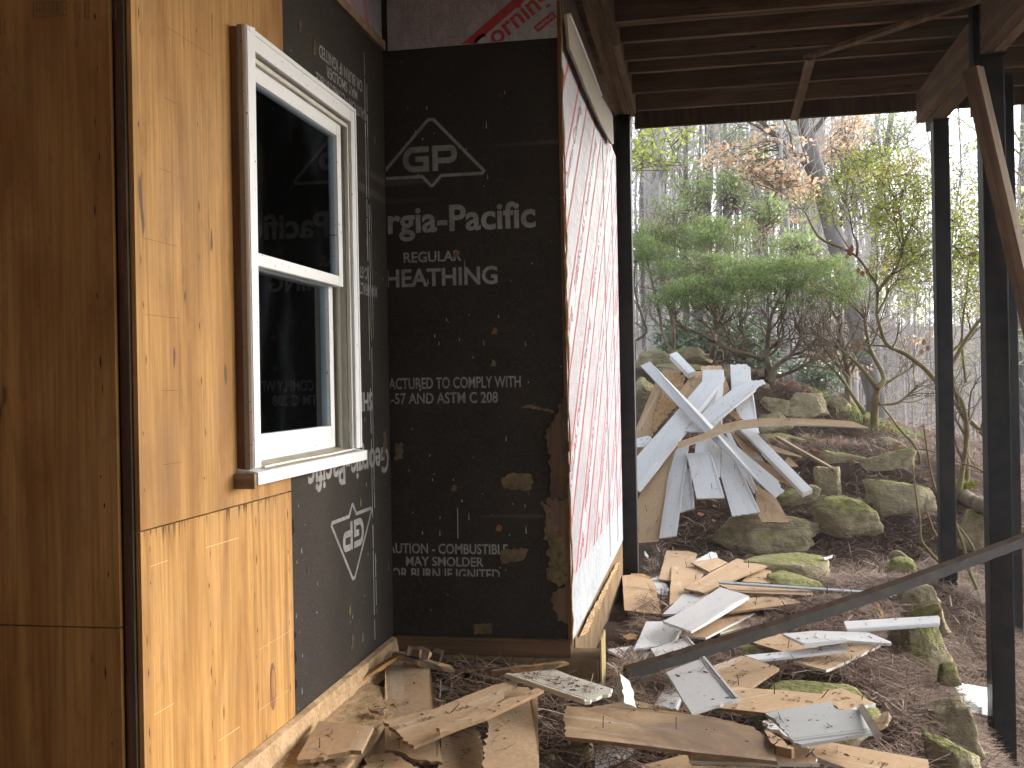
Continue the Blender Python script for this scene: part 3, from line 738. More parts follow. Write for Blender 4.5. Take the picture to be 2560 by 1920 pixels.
# foil faced insulation
def house_icon(F, u, w, s, lw=.0028):
    F.ribbon([(u - s * .42, w - s * .5), (u + s * .42, w - s * .5), (u + s * .42, w + s * .12), (u, w + s * .55), (u - s * .42, w + s * .12)], lw, True)
def rot(v, ang, o):
    c, s = math.cos(ang), math.sin(ang); v = np.asarray(v); return np.c_[v[:, 0] * c - v[:, 1] * s, v[:, 0] * s + v[:, 1] * c] + np.array(o)
mb = MB(); mb.box(X0 + .02, XS - .002, Y0 + .001, Y0 + .013, 2.7015, 3.4); foil_t = part(mb, 'foil_panel', FOIL)
tpx = lambda x, y: tuple(on_y('S', (800 + x / 2.765, y / 2.765), Y0)[[0, 2]])
P, R, Wt = Flat(), Flat(), Flat()
for j in range(12):
    for i in range(17):
        u, w = X0 + .03 + i * .0475 + (j % 2) * .024, 2.712 + j * .0465
        xl = tpx(960, 320)[0] + (w - tpx(960, 320)[1]) / math.tan(math.radians(37.5)) - .02
        if u < xl: house_icon(P, u, w, .040)
a, b, c, d = tpx(960, 320), tpx(1060, 312), tpx(1440 + 60, -20), tpx(1390 + 15, -20)
R.quad(a, b, (b[0] + .6 / math.tan(math.radians(37)), b[1] + .6), (a[0] + .6 / math.tan(math.radians(37)), a[1] + .6))
v, f = text_mesh('Owens-Corning', .02); v = fit(v, -.30, .43, -.035, .075)
o_ = tpx(1215, 330); ang = math.radians(36)
R.add(rot(v - np.array([.135, -.012]), ang, o_), f)
bo = np.array(tpx(1505, 225))
R.add(rot([(0, 0), (.098, 0), (.098, .030), (0, .030)], ang, bo), [(0, 1, 2, 3)])
v, f = text_mesh('FIBERGLAS', .02); v = fit(v, .008, .090, .008, .022); Wt.add(rot(v, ang, bo), f)
topclip = [((0, 0, 2.704), (0, 0, -1)), ((0, 0, 3.35), (0, 0, 1)), ((XS - .004, 0, 0), (1, 0, 0)), ((X0 + .022, 0, 0), (-1, 0, 0))]
P.bake('red_print', PINKINK, lambda u, w: (u, Y0 + .0002, w), foil_t, clip=topclip)
R.bake('red_lettering', REDINK, lambda u, w: (u, Y0 - .0002, w), foil_t, clip=topclip)
Wt.bake('white_lettering', FOIL, lambda u, w: (u, Y0 - .0006, w), foil_t, clip=topclip)
mb = MB(); mb.box(X0 - .012, X0 - .004, 3.081, Y0 - .001, 2.74, 3.4); foil_l = part(mb, 'foil_panel', FOIL)
F = Flat(); F.quad((3.35, 2.90), (3.43, 2.90), (3.86, 2.75), (3.80, 2.75)); F.quad((3.80, 3.1), (3.84, 3.1), (3.97, 2.75), (3.92, 2.75))
for j in range(5):
    for i in range(20): house_icon(F, 3.12 + i * .0475, 2.765 + j * .0465, .04)
F.bake('red_print', PINKINK, lambda u, w: (X0 - .0036, u, w), foil_l)
mb = MB(); mb.box(X0 - .010, X0 + .012, 3.085, Y0 - .004, 2.7015, 2.738); part(mb, 'nailer_strip', TIMBER)
# side wall foil, facing the yard
YE = 6.88
mb = MB(); mb.box(XS - .012, XS, Y0 + .016, YE, .245, 2.80); foil_s = part(mb, 'foil_panel', FOIL)
P, R = Flat(), Flat()
sl = math.tan(math.radians(40))
def band(yb, z=1.2): return yb
per = .72
for k in range(-4, 8):
    y = 4.30 + k * per
    for off, w in ((0, .045), (.34, .045)):
        R.quad((y + off - 3, 1.1 - 3 * sl), (y + off + w - 3, 1.1 - 3 * sl), (y + off + w + 3, 1.1 + 3 * sl), (y + off + 3, 1.1 + 3 * sl))
    v, f = text_mesh('Owens-Corning    FIBERGLAS', .01); v = fit(v, 0, 1.5, -.03, .055)
    for q in range(-2, 3): R.add(rot(v, math.radians(40), (y + .225 + q * 1.55 * math.cos(math.radians(40)) - .05, 1.1 + q * 1.55 * math.sin(math.radians(40)))), f)
for j in range(60):
    for i in range(62):
        u, w = Y0 + .03 + i * .0475 + (j % 2) * .024, .2 + j * .0465
        ph = ((u - (w - 1.1) / sl - 4.30) / per) % 1.0
        if .57 < ph < .97: house_icon(P, u, w, .040)
plainz = lambda y: .56 + .02 * math.sin(y * 6)
sclip = [((0, 0, .50), (0, 0, -1)), ((0, 0, 2.78), (0, 0, 1)), ((Y0 + .018, 0, 0), (-1, 0, 0)), ((YE - .01, 0, 0), (1, 0, 0))]
P.bake('red_print', PINKINK, lambda u, w: (XS + .0006, u, w), foil_s, clip=sclip)
R.bake('red_lettering', REDINK, lambda u, w: (XS + .0010, u, w), foil_s, clip=sclip)
mb = MB()
for y in (5.9, 6.45): mb.box(XS + .0015, XS + .004, y, y + .012, .30, 2.7)
part(mb, 'foil_seam', GALV)
mb = MB(); mb.box(XS - .013, XS + .002, Y0 - .004, Y0 + .0155, .235, 2.85); part(mb, 'corner_strip', REDWOOD, bevel=.002)
mb = MB()
r_ = random.Random(4); pts = []
for z in np.arange(.24, 2.8, .05): pts.append((XS + .006 + r_.uniform(-.003, .005), Y0 - .006, z))
mb.tube(pts, [r_.uniform(.002, .007) for _ in pts], 5); part(mb, 'torn_edge', TORN)
mb = MB(); mb.box(XS - .16, XS - .02, Y0 + .18, YE, .05, 3.1); mb.box(XS - .155, XS - .003, YE + .002, YE + .012, .05, 3.1); part(mb, 'wall_framing', DARKWOOD)
# base of the walls
mb = MB(); mb.box(X0 + .002, XS + .0, Y0 - .022, Y0 + .015, .192, .2595); part(mb, 'sill_board', SILLWOOD, bevel=.002)
mb = MB()
mb.box(X0 - .2, -.425, Y0 - .030, Y0 + .16, -.4, .190); mb.box(X0 - .2, -1.075, 1.2, 3.70, -.4, .172); mb.box(XS - .15, XS - .003, Y0 + .162, 6.87, -.4, .243); mb.box(XS - .1, XS - .02, Y0 + .02, Y0 + .155, .191, .232)
part(mb, 'foundation', CONC, bevel=.012)
mb = MB(); mb.box(-.4235, -.4165, Y0 - .026, Y0 + .145, -.3, .27); part(mb, 'edge_strip', plain('yellow_edge', (.36, .29, .14), .9, .1, 30, .4, (.16, .13, .06), .003))
mb = MB()
vs = []; n = 40
for i in range(n + 1):
    y = 2.0 + (Y0 - 2.03) * i / n; j = r_.uniform(-.004, .004)
    vs += [(X0 + .002, y, .262), (X0 + .022 + j, y, .255 + j), (X0 + .034 + j, y, .185), (X0 + .060 + j, y, .174)]
mb.add(vs, [(4 * i + k, 4 * i + k + 1, 4 * i + k + 5, 4 * i + k + 4) for i in range(n) for k in range(3)])
part(mb, 'base_strip', SAWD)
gv, gf = [], []
nxs, nys = 22, 150
for j in range(nys + 1):
    for i in range(nxs + 1):
        x = X0 + .03 + (i / nxs) * (.19 + .012 * math.sin(j * .9)); y = 1.3 + 2.37 * j / nys
        e = (1 - i / nxs) ** 2 * .018
        gv.append((x, y, .1735 + e + r_.uniform(0, .005)))
for j in range(nys):
    for i in range(nxs):
        a = j * (nxs + 1) + i; gf.append((a, a + 1, a + nxs + 2, a + nxs + 1))
keep(np_mesh('sawdust_layer', gv, gf, SAWD, smooth=True), house)['kind'] = 'stuff'
r2 = random.Random(8)
inn = [on_x('V', p, XS + .006) for p in ((245, 1195), (330, 1000), (400, 880), (490, 700), (575, 540))]
mid = [on_z('V', p, z) for p, z in (((300, 1193), .15), (378, 1040) and ((378, 1040), .13), ((460, 860), .13), ((535, 690), .13), ((608, 528), .14))]
out = [on_z('V', p, z) for p, z in (((352, 1190), .08), ((430, 1010), .05), ((520, 840), .03), ((575, 700), .03), ((640, 515), .04))]
def sheet(a, c, n, m, jit):
    vs = []
    for i in range(n + 1):
        t = i / n * (len(a) - 1); k = min(int(t), len(a) - 2); f = t - k
        A = a[k] * (1 - f) + a[k + 1] * f; C2 = c[k] * (1 - f) + c[k + 1] * f
        for q in range(m + 1): vs.append(A * (1 - q / m) + C2 * (q / m) + np.array([r2.uniform(0, jit), r2.uniform(-jit, jit), r2.uniform(0, jit)]))
    mb = MB(); mb.add(vs, [(i * (m + 1) + q, i * (m + 1) + q + 1, (i + 1) * (m + 1) + q + 1, (i + 1) * (m + 1) + q) for i in range(n) for q in range(m)]); return mb
part(sheet(inn, mid, 70, 8, .008), 'sawdust_bank', SAWD)['kind'] = 'stuff'
mb = sheet(mid, out, 24, 3, .002); part(mb, 'flashing', FLASH)
# soffit over the recess
for i in range(7):
    mb = MB(); mb.box(X0 + .005, XS - .02, Y0 - .145 - i * .15, Y0 - .01 - i * .15, 3.13, 3.15); part(mb, 'soffit_board', TIMBER)
# the piece of frieze siding still hanging under the beam
FR['U'] = (1380, 0, 4.608)
fp = [on_x('U', p, -.505) for p in ((172, 160), (205, 160), (330, 480), (480, 860), (575, 1110), (700, 1330), (712, 1659), (690, 1659), (560, 1420), (400, 1040), (265, 690), (205, 560))]
mb = MB(); n = len(fp); mb.add(fp + [p - np.array([.012, 0, 0]) for p in fp], [tuple(range(n)), tuple(range(2 * n - 1, n - 1, -1))] + [(i, i + n, (i + 1) % n + n, (i + 1) % n) for i in range(n)])
part(mb, 'frieze_board', FRIEZE)
fq = [on_x('U', p, -.503) for p in ((205, 165), (330, 475), (480, 855), (570, 1100))]
mb = MB(); mb.tube(fq, .006, 5); part(mb, 'frieze_bead', WHITE)
# unseen walls added behind and beside the photographer to keep light out
mb = MB(); mb.box(-6, 1.9, -3.3, -3.2, -.4, 3.4); part(mb, 'rear_wall', PLY2)
mb = MB(); mb.box(1.9, 2.0, -3.3, .75, -1.2, 3.15); part(mb, 'rear_wall', PLY2)
mb = MB(); mb.box(-4.6, -4.5, -3.2, 2.17, -.4, 3.4); part(mb, 'rear_wall', PLY2)

# ---------------------------------------------------------------- deck overhead
deck = empty('deck', (.6, 3, 3.16), 'raised timber deck overhead with bare joists, heavy beams and a diagonal brace', 'deck')
def dpart(mb, name, mat, **kw): return keep(mb.obj(name, mat, None, **kw), deck)
def lum(name, mat, x0, x1, y0, y1, z0, z1, bev=.003, local=True):
    c = ((x0 + x1) / 2, (y0 + y1) / 2, (z0 + z1) / 2)
    mb = MB(); mb.box(x0 - c[0], x1 - c[0], y0 - c[1], y1 - c[1], z0 - c[2], z1 - c[2])
    o = dpart(mb, name, mat, bevel=bev); o.location = c; return o
JY = [-1.4, -.95, -.5, -.05, .4, .85, 1.3, 1.75, 2.2, 2.65, 3.1, 3.55, 4.0, 4.45, 4.9, 5.34, 5.385, 5.67, 5.99, 6.24, 6.68, 7.11]
for y in JY:
    lum('joist', LUMBER, -.408, 3.6, y - .019, y + .019, 3.16, 3.394)
lum('rim_joist', DARKWOOD, -.45, 3.6, 7.52, 7.56, 3.145, 3.394)
lum('rim_joist', LUMBER_Y, 3.602, 3.64, -1.5, 7.56, 3.16, 3.394)
lum('beam', LUMBER_Y, 1.405, 1.460, -1.5, 5.500, 2.920, 3.158); lum('beam', LUMBER_Y, 1.4615, 1.515, -1.5, 5.495, 2.915, 3.1585)
lum('beam', LUMBER_Y, 1.410, 1.462, 5.640, 7.12, 2.960, 3.158); lum('beam', LUMBER_Y, 1.4635, 1.516, 5.645, 7.10, 2.895, 3.1585)
lum('beam', LUMBER_Y, -.532, -.492, -1, 7.04, 3.10, 3.392); lum('beam', LUMBER_Y, -.4905, -.452, -1, 7.05, 3.095, 3.391)
lum('ledger_strip', LUMBER_Y, -.450, -.410, -1, 5.55, 3.115, 3.30, .006); lum('ledger_strip', LUMBER_Y, -.450, -.410, 5.565, 7.02, 3.115, 3.30, .006)
for i in range(66):
    y = -1.55 + i * .1475
    if y < 8.1: lum('decking_board', TIMBER, -4.6 if y < 2.0 else -1.5, 3.7, y, y + .141, 3.396, 3.422, 0)
def brace(a, b, w=.027, h=.022):
    a, b = np.array(a), np.array(b); d = (b - a) / np.linalg.norm(b - a); q = np.array([-d[1], d[0], 0]) * w; u = np.array([0, 0, h])
    c = (a + b) / 2; mb = MB()
    mb.add([p - c for p in (a - q, a + q, b + q, b - q, a - q + u, a + q + u, b + q + u, b - q + u)], [(3, 2, 1, 0), (4, 5, 6, 7), (0, 1, 5, 4), (1, 2, 6, 5), (2, 3, 7, 6), (3, 0, 4, 7)])
    o = dpart(mb, 'diagonal_brace', LUMBER_Y); o.location = c
brace((.675, 7.55, 3.134), (.645, 6.10, 3.134)); brace((.62, 6.13, 3.134), (1.60, 5.16, 3.134))
def post(x0, x1, y0, y1, z0, z1, label):
    p = empty('steel_post', ((x0 + x1) / 2, (y0 + y1) / 2, z0), label, 'post', 'black steel posts under the deck')
    w, d, h = x1 - x0, y1 - y0, z1 - z0
    mb = MB(); mb.box(-w / 2, w / 2, -d / 2, d / 2, 0, h); mb.obj('shaft', STEEL, p, bevel=.007)
    mb = MB(); mb.box(-w / 2 - .004, w / 2 + .004, -d / 2 - .004, d / 2 + .004, h, h + .008); mb.obj('cap_plate', STEEL, p)
    return p
post(-.553, -.447, 6.93, 7.036, -.12, 3.085, 'black steel post at the far end of the foil wall, beside the board pile')
post(1.437, 1.530, 6.75, 6.845, -.15, 2.890, 'black steel post standing behind the mossy boulders and thin saplings')
np_ = post(1.405, 1.516, 5.515, 5.625, -1.0, 2.905, 'nearest thick black steel post under the big beam, on the lower bank')
post(1.800, 1.915, 6.78, 6.90, -1.2, 3.150, 'black steel post half hidden directly behind the thick nearest post')
def splinter(name, a, b, w, h, mats, label, cat, up=(0, 0, 1), amp=.25, seed=1):
    a, b = np.array(a, float), np.array(b, float); d = b - a; L = np.linalg.norm(d); d /= L
    u = np.array(up, float); q = np.cross(u, d); q /= np.linalg.norm(q); u = np.cross(d, q); r = random.Random(seed)
    n = max(6, int(L / .03)); mb = MB(); vs = []
    for i in range(n + 1):
        t = i / n; e = min(1, .35 + 5 * min(t, 1 - t)); ww, hh = w / 2 * e, h / 2 * e; j = lambda s: s * (1 + r.uniform(-amp, amp))
        x = L * t + (r.uniform(-.012, .012) if 0 < i < n else 0)
        vs += [(x, -j(ww), -j(hh)), (x, j(ww), -j(hh)), (x + r.uniform(-.01, .01), j(ww), j(hh)), (x, -j(ww) * .9, j(hh))]
    for i in range(n):
        for k in range(4): mb.add([vs[4 * i + k], vs[4 * i + (k + 1) % 4], vs[4 * i + 4 + (k + 1) % 4], vs[4 * i + 4 + k]], [(0, 3, 2, 1)], 1 if r.random() < .3 else 0)
    mb.add(vs[:4], [(0, 1, 2, 3)], 1); mb.add(vs[-4:], [(3, 2, 1, 0)], 1)
    o = mb.obj(name, mats)
    o.matrix_world = Matrix(((d[0], q[0], u[0], a[0]), (d[1], q[1], u[1], a[1]), (d[2], q[2], u[2], a[2]), (0, 0, 0, 1)))
    return tag(o, label, cat)
mb = MB(); mb.box(-.0885, -.0565, -.05, .04, 3.62, 4.38); mb.obj('side_plate', STEEL, np_, bevel=.003)
def stick(name, a, b, w, h, mat, label, cat, up=(0, 0, 1), bevel=.003, group=None):
    a, b = np.array(a, float), np.array(b, float); d = b - a; L = np.linalg.norm(d); d /= L
    u = np.array(up, float); q = np.cross(u, d); q /= np.linalg.norm(q); u = np.cross(d, q)
    mb = MB(); mb.box(0, L, -w / 2, w / 2, -h / 2, h / 2)
    o = mb.obj(name, mat, bevel=bevel)
    o.matrix_world = Matrix(((d[0], q[0], u[0], a[0]), (d[1], q[1], u[1], a[1]), (d[2], q[2], u[2], a[2]), (0, 0, 0, 1)))
    return tag(o, label, cat, group)
a = at('S', (2432, 172), 5.08); b = at('S', (2790, 1720), 4.85)
b = a + (b - a) * .95
stick('leaning_timber', a, b, .075, .075, LUMBER_X, 'long timber leaning diagonally against the nearest black post from upper left', 'timber', up=(.75, -.65, .1))
pb = at('S', (2593, 1338), 4.80)
stick('timber_stake', (pb[0], pb[1] + .05, -1.45), (pb[0] - .01, pb[1] + .05, pb[2] + .03), .07, .07, TIMBER, 'tan timber stake at the right edge, holding up the long grey strip', 'stake', up=(0, 1, 0))

# ---------------------------------------------------------------- rocks
_ico = {}
def ico(n):
    if n not in _ico:
        bm = bmesh.new(); bmesh.ops.create_icosphere(bm, subdivisions=n, radius=1)
        bm.verts.ensure_lookup_table()
        _ico[n] = (np.array([v.co[:] for v in bm.verts]), np.array([[v.index for v in f.verts] for f in bm.faces])); bm.free()
    return _ico[n]
def vnoise(p, seed, f):
    r = np.random.default_rng(seed); out = np.zeros(len(p))
    for o in range(4):
        for k in range(3):
            d = r.normal(size=3); d /= np.linalg.norm(d); out += np.sin(p @ d * f * 2 ** o + r.uniform(0, 6.28)) * .5 ** o / 3
    return out
def make_rock(size, seed, flat=None, sub=5, sharp=30, nz=.05):
    d, f = ico(sub); r = np.random.default_rng(seed)
    nr = 11
    n = r.normal(size=(nr, 3)); n[:, 2] *= .75; n /= np.linalg.norm(n, axis=1)[:, None]
    tl = r.normal(0, .22, (6, 3))
    ax = np.array([[1, 0, .1], [-1, 0, .1], [0, 1, 0], [0, -1, .2], [0, 0, 1], [0, 0, -1]]) + tl; ax /= np.linalg.norm(ax, axis=1)[:, None]
    n = np.r_[n, ax]; h = np.r_[r.uniform(.70, 1.05, nr), r.uniform(.78, .95, 6)]
    q = np.maximum(d @ n.T / h, 1e-3)
    rad = 1 / (np.sum(q ** sharp, axis=1) ** (1 / sharp))
    p = d * rad[:, None]
    sd = unit3(r.normal(0, .3, 3) + [0, 0, 1]); lay = np.sin((p @ sd + .35 * vnoise(p, seed + 3, 2.2)) * r.uniform(4, 8))
    k = 1 + nz * 1.3 * vnoise(p, seed, 3) + nz * .8 * vnoise(p, seed + 9, 9) + nz * .35 * vnoise(p, seed + 5, 26) - nz * .9 * np.maximum(0, lay - .86) / .14 * (vnoise(p, seed + 7, 2) > -.1)
    p = p * k[:, None]
    p[:, :2] *= (1 + .38 * np.clip(-p[:, 2], 0, .8))[:, None]
    if flat: p[:, 2] = np.where(p[:, 2] > flat, flat + (p[:, 2] - flat) * .15, p[:, 2])
    lo, hi = p.min(0), p.max(0)
    p = (p - (lo + hi) / 2) / (hi - lo) * np.array(size)
    return p, f
def unit3(a): return a / np.linalg.norm(a)
def rock(fr, rect, D, label, mat=None, seed=0, ratio=.8, sink=.18, yaw=0, group=None, sub=5, sharp=34, name='boulder', cat='rock', nz=.05):
    x0, y0, x1, y1 = rect; s = FR[fr][2]
    w, h = (x1 - x0) / s / FPX * D, (y1 - y0) / s / FPX * D
    c = at(fr, ((x0 + x1) / 2, (y0 + y1) / 2), D + w * ratio * .3)
    e_ = 1.0 if fr in 'WDG' else 1.2; h *= e_; p, f = make_rock((w * e_, max(.04, w * ratio), h * (1 + sink)), seed, None, sub, sharp, nz)
    ang = PSI + yaw; ca, sa = math.cos(ang), math.sin(ang)
    p = np.c_[p[:, 0] * ca - p[:, 1] * sa, p[:, 0] * sa + p[:, 1] * ca, p[:, 2]]
    o = np_mesh(name, p, f, mat or STONE, smooth=True)
    o.location = (c[0], c[1], c[2] - h * sink / 2)
    return tag(o, label, cat, group)
FLATS = []
def flat_rock(fr, rect, z, th, label, mat, seed=0, yaw=0, sub=4, tilt=0):
    x0, y0, x1, y1 = rect
    a, b, c, d = [on_z(fr, q, z) for q in ((x0, y1), (x1, y1), ((x0 + x1) / 2, y0), ((x0 + x1) / 2, y1))]
    w, dep = np.linalg.norm(b - a), np.linalg.norm(c - d)
    ctr = (c + d) / 2
    w = w * (ctr[1] + .0) / max(d[1], .1)
    p, f = make_rock((w, dep, th), seed, .35, sub, 24, .05)
    ang = PSI + yaw; ca, sa = math.cos(ang), math.sin(ang)
    p = np.c_[p[:, 0] * ca - p[:, 1] * sa, p[:, 0] * sa + p[:, 1] * ca, p[:, 2]]
    o = np_mesh('flat_stone', p, f, mat, smooth=True)
    o.location = (ctr[0], ctr[1], z - th / 2); FLATS.append((ctr[0], ctr[1], w / 2, dep / 2, ang))
    return tag(o, label, 'stone')
S_, SM, SB = STONE, STONE_MOSS, STONE_BARE
rock('A', (690, 1368, 1592, 1645), 7.95, 'long low mossy boulder under the foot of the white board pile', S_, 1, .55, .1)
rock('J', (575, 833, 1082, 1198), 8.05, 'rounded mossy boulder between the long low boulder and the big yellow-green one', SM, 2, .85, .1, sharp=22)
rock('J', (1022, 712, 1532, 1152), 8.2, 'largest yellow-green boulder, left of the middle steel post', SM, 13, .85, .1)
rock('J', (530, 812, 718, 980), 8.55, 'small wedge of rock behind the rounded mossy boulder', S_, 4)
rock('J', (592, 598, 775, 812), 8.75, 'upright brown block that the thin stick rests on', SB, 5, .7, .1)
rock('J', (585, 468, 985, 685), 9.1, 'wide flat-faced tan rock of the second row', S_, 6, .5, .1, sharp=40)
rock('J', (942, 452, 1322, 715), 9.0, 'sloping tan rock right of the wide flat-faced one', S_, 7, .7, .1)
rock('J', (1038, 365, 1368, 580), 9.6, 'pale grey rock above the sloping tan rock', SB, 8, .7, .1)
rock('J', (1218, 342, 1395, 525), 10.0, 'small grey rock peeping out behind the pale grey rock', SB, 9)
rock('J', (503, 358, 688, 500), 9.75, 'small cube of mossy rock on the edge of the middle bench', S_, 10, .8, .15, sharp=40)
rock('J', (150, 330, 532, 455), 9.95, 'long shaded rock behind the loose stick and trim', S_, 11, .5, .1, sharp=40)
rock('J', (380, 520, 605, 690), 9.3, 'dark shaded rock behind the white trim lumber', S_, 12, .7)
rock('J', (290, 738, 592, 925), 8.5, 'dark shaded rock under the right side of the board pile', S_, 113, .7)
rock('J', (110, 178, 388, 332), 10.35, 'low stone just below the bowed board', S_, 14, .5, .1, sharp=40)
rock('J', (100, 48, 408, 188), 10.7, 'long squared stone in the upper wall beside the white boards', S_, 15, .5, .1, sharp=40)
rock('J', (366, 18, 668, 208), 10.7, 'five sided stone in the middle of the upper wall', SB, 16, .5, .1)
rock('J', (605, 38, 862, 218), 10.9, 'cracked stone near the right end of the upper wall', SB, 17, .6, .1)
rock('J', (735, 18, 935, 220), 11.1, 'last sloping stone at the right end of the upper wall', SB, 18, .6, .1)
rock('J', (215, -22, 402, 68), 11.05, 'grey stone on top of the long squared stone', S_, 19, .6, .1)
rock('A', (1040, 298, 1182, 415), 11.0, 'dark rounded stone right of the tall white board', S_, 20, .7)
rock('A', (30, 18, 350, 140), 11.4, 'squared ledge stone at far left of the top terrace', S_, 21, .5, .1, sharp=40)
rock('A', (345, 0, 678, 145), 11.5, 'sloping dark stone behind the white trim post', S_, 22, .6, .1)
rock('A', (180, 130, 640, 200), 11.0, 'thin flat stone below the two top terrace stones', S_, 23, .4, .1, sharp=44)
rock('A', (30, 258, 252, 468), 9.55, 'rounded green stone beside the left steel post', SM, 24, .8, .1, sharp=22)
rock('A', (770, 158, 862, 345), 11.0, 'grey stone showing between the boards at the pile top', SB, 25)
flat_rock('J', (10, 1250, 725, 1350), .09, .22, 'long flat grey-green stepping stone behind the scattered boards', S_, 26)
flat_rock('J', (235, 1368, 712, 1530), .08, .2, 'flat stepping stone with bright yellow moss', SM, 27)
rock('J', (1138, 1298, 1378, 1430), 7.1, 'small pale stone lying alone in the pine straw', SM, 28, .9, .3, sub=3)
rock('J', (1190, 1243, 1368, 1335), 7.35, 'small brown stone behind the pale lone stone', SB, 29, .8, .3, sub=3)
rock('J', (1245, 1503, 1525, 1640), 5.85, 'tan border stone at the upper end of the stone edging', SB, 30, .8, .2)
flat_rock('J', (430, 1560, 830, 1650), .03, .12, 'mossy flat stone half covered by the tan boards', SM, 31)
rock('W', (200, 12, 665, 400), 5.5, 'mossy pitted border stone behind the white trim board', SM, 32, .8, .1)
rock('W', (80, 225, 705, 720), 4.85, 'large angular border rock standing on edge', SM, 33, .75, .12, sharp=44)
rock('W', (560, 610, 800, 800), 4.6, 'small mossy border stone beside the angular rock', SM, 34, .9, .3, sub=3)
flat_rock('E', (150, 175, 1830, 840), .075, .16, 'big flat slab covered in green moss under the broken boards', SM, 35)
rock('W', (430, 1000, 948, 1520), 3.95, 'layered brown border stone beside the white sheet', SB, 36, 1.2, .1, sharp=40)
rock('W', (490, 1368, 1000, 1780), 3.66, 'orange and green border stone at the bottom edge', SM, 37, .9, .1)
rock('W', (415, 990, 575, 1160), 4.15, 'fist sized brown stone on the pine straw', SB, 38, .9, .2, sub=3)
rock('J', (1690, 930, 1960, 1200), 7.9, 'mossy rock beside the fallen log, right of the middle post', SM, 39, .9, .2)
rock('G', (1885, 375, 2100, 480), 4.25, 'small yellow stone at the corner of the foundation', SM, 41, .8, .3, sub=3)
rock('G', (1500, 1110, 1660, 1330), 3.45, 'yellow-green stone at the bottom edge between two boards', SM, 42, .8, .2, sub=3)
flat_rock('B', (1230, 970, 1760, 1120), .03, .10, 'mossy stone under the lifted tan board', SM, 43)
flat_rock('B', (1500, 1130, 1920, 1270), .03, .10, 'mossy stone showing below the dark strip', SM, 44)
rock('D', (60, 960, 420, 1400), 3.5, 'shaded block of stone under the long stained board', S_, 45, .6, .1)
rock('D', (300, 540, 640, 700), 3.95, 'dark stone behind the long stained board', S_, 46, .6, .3, sub=3)

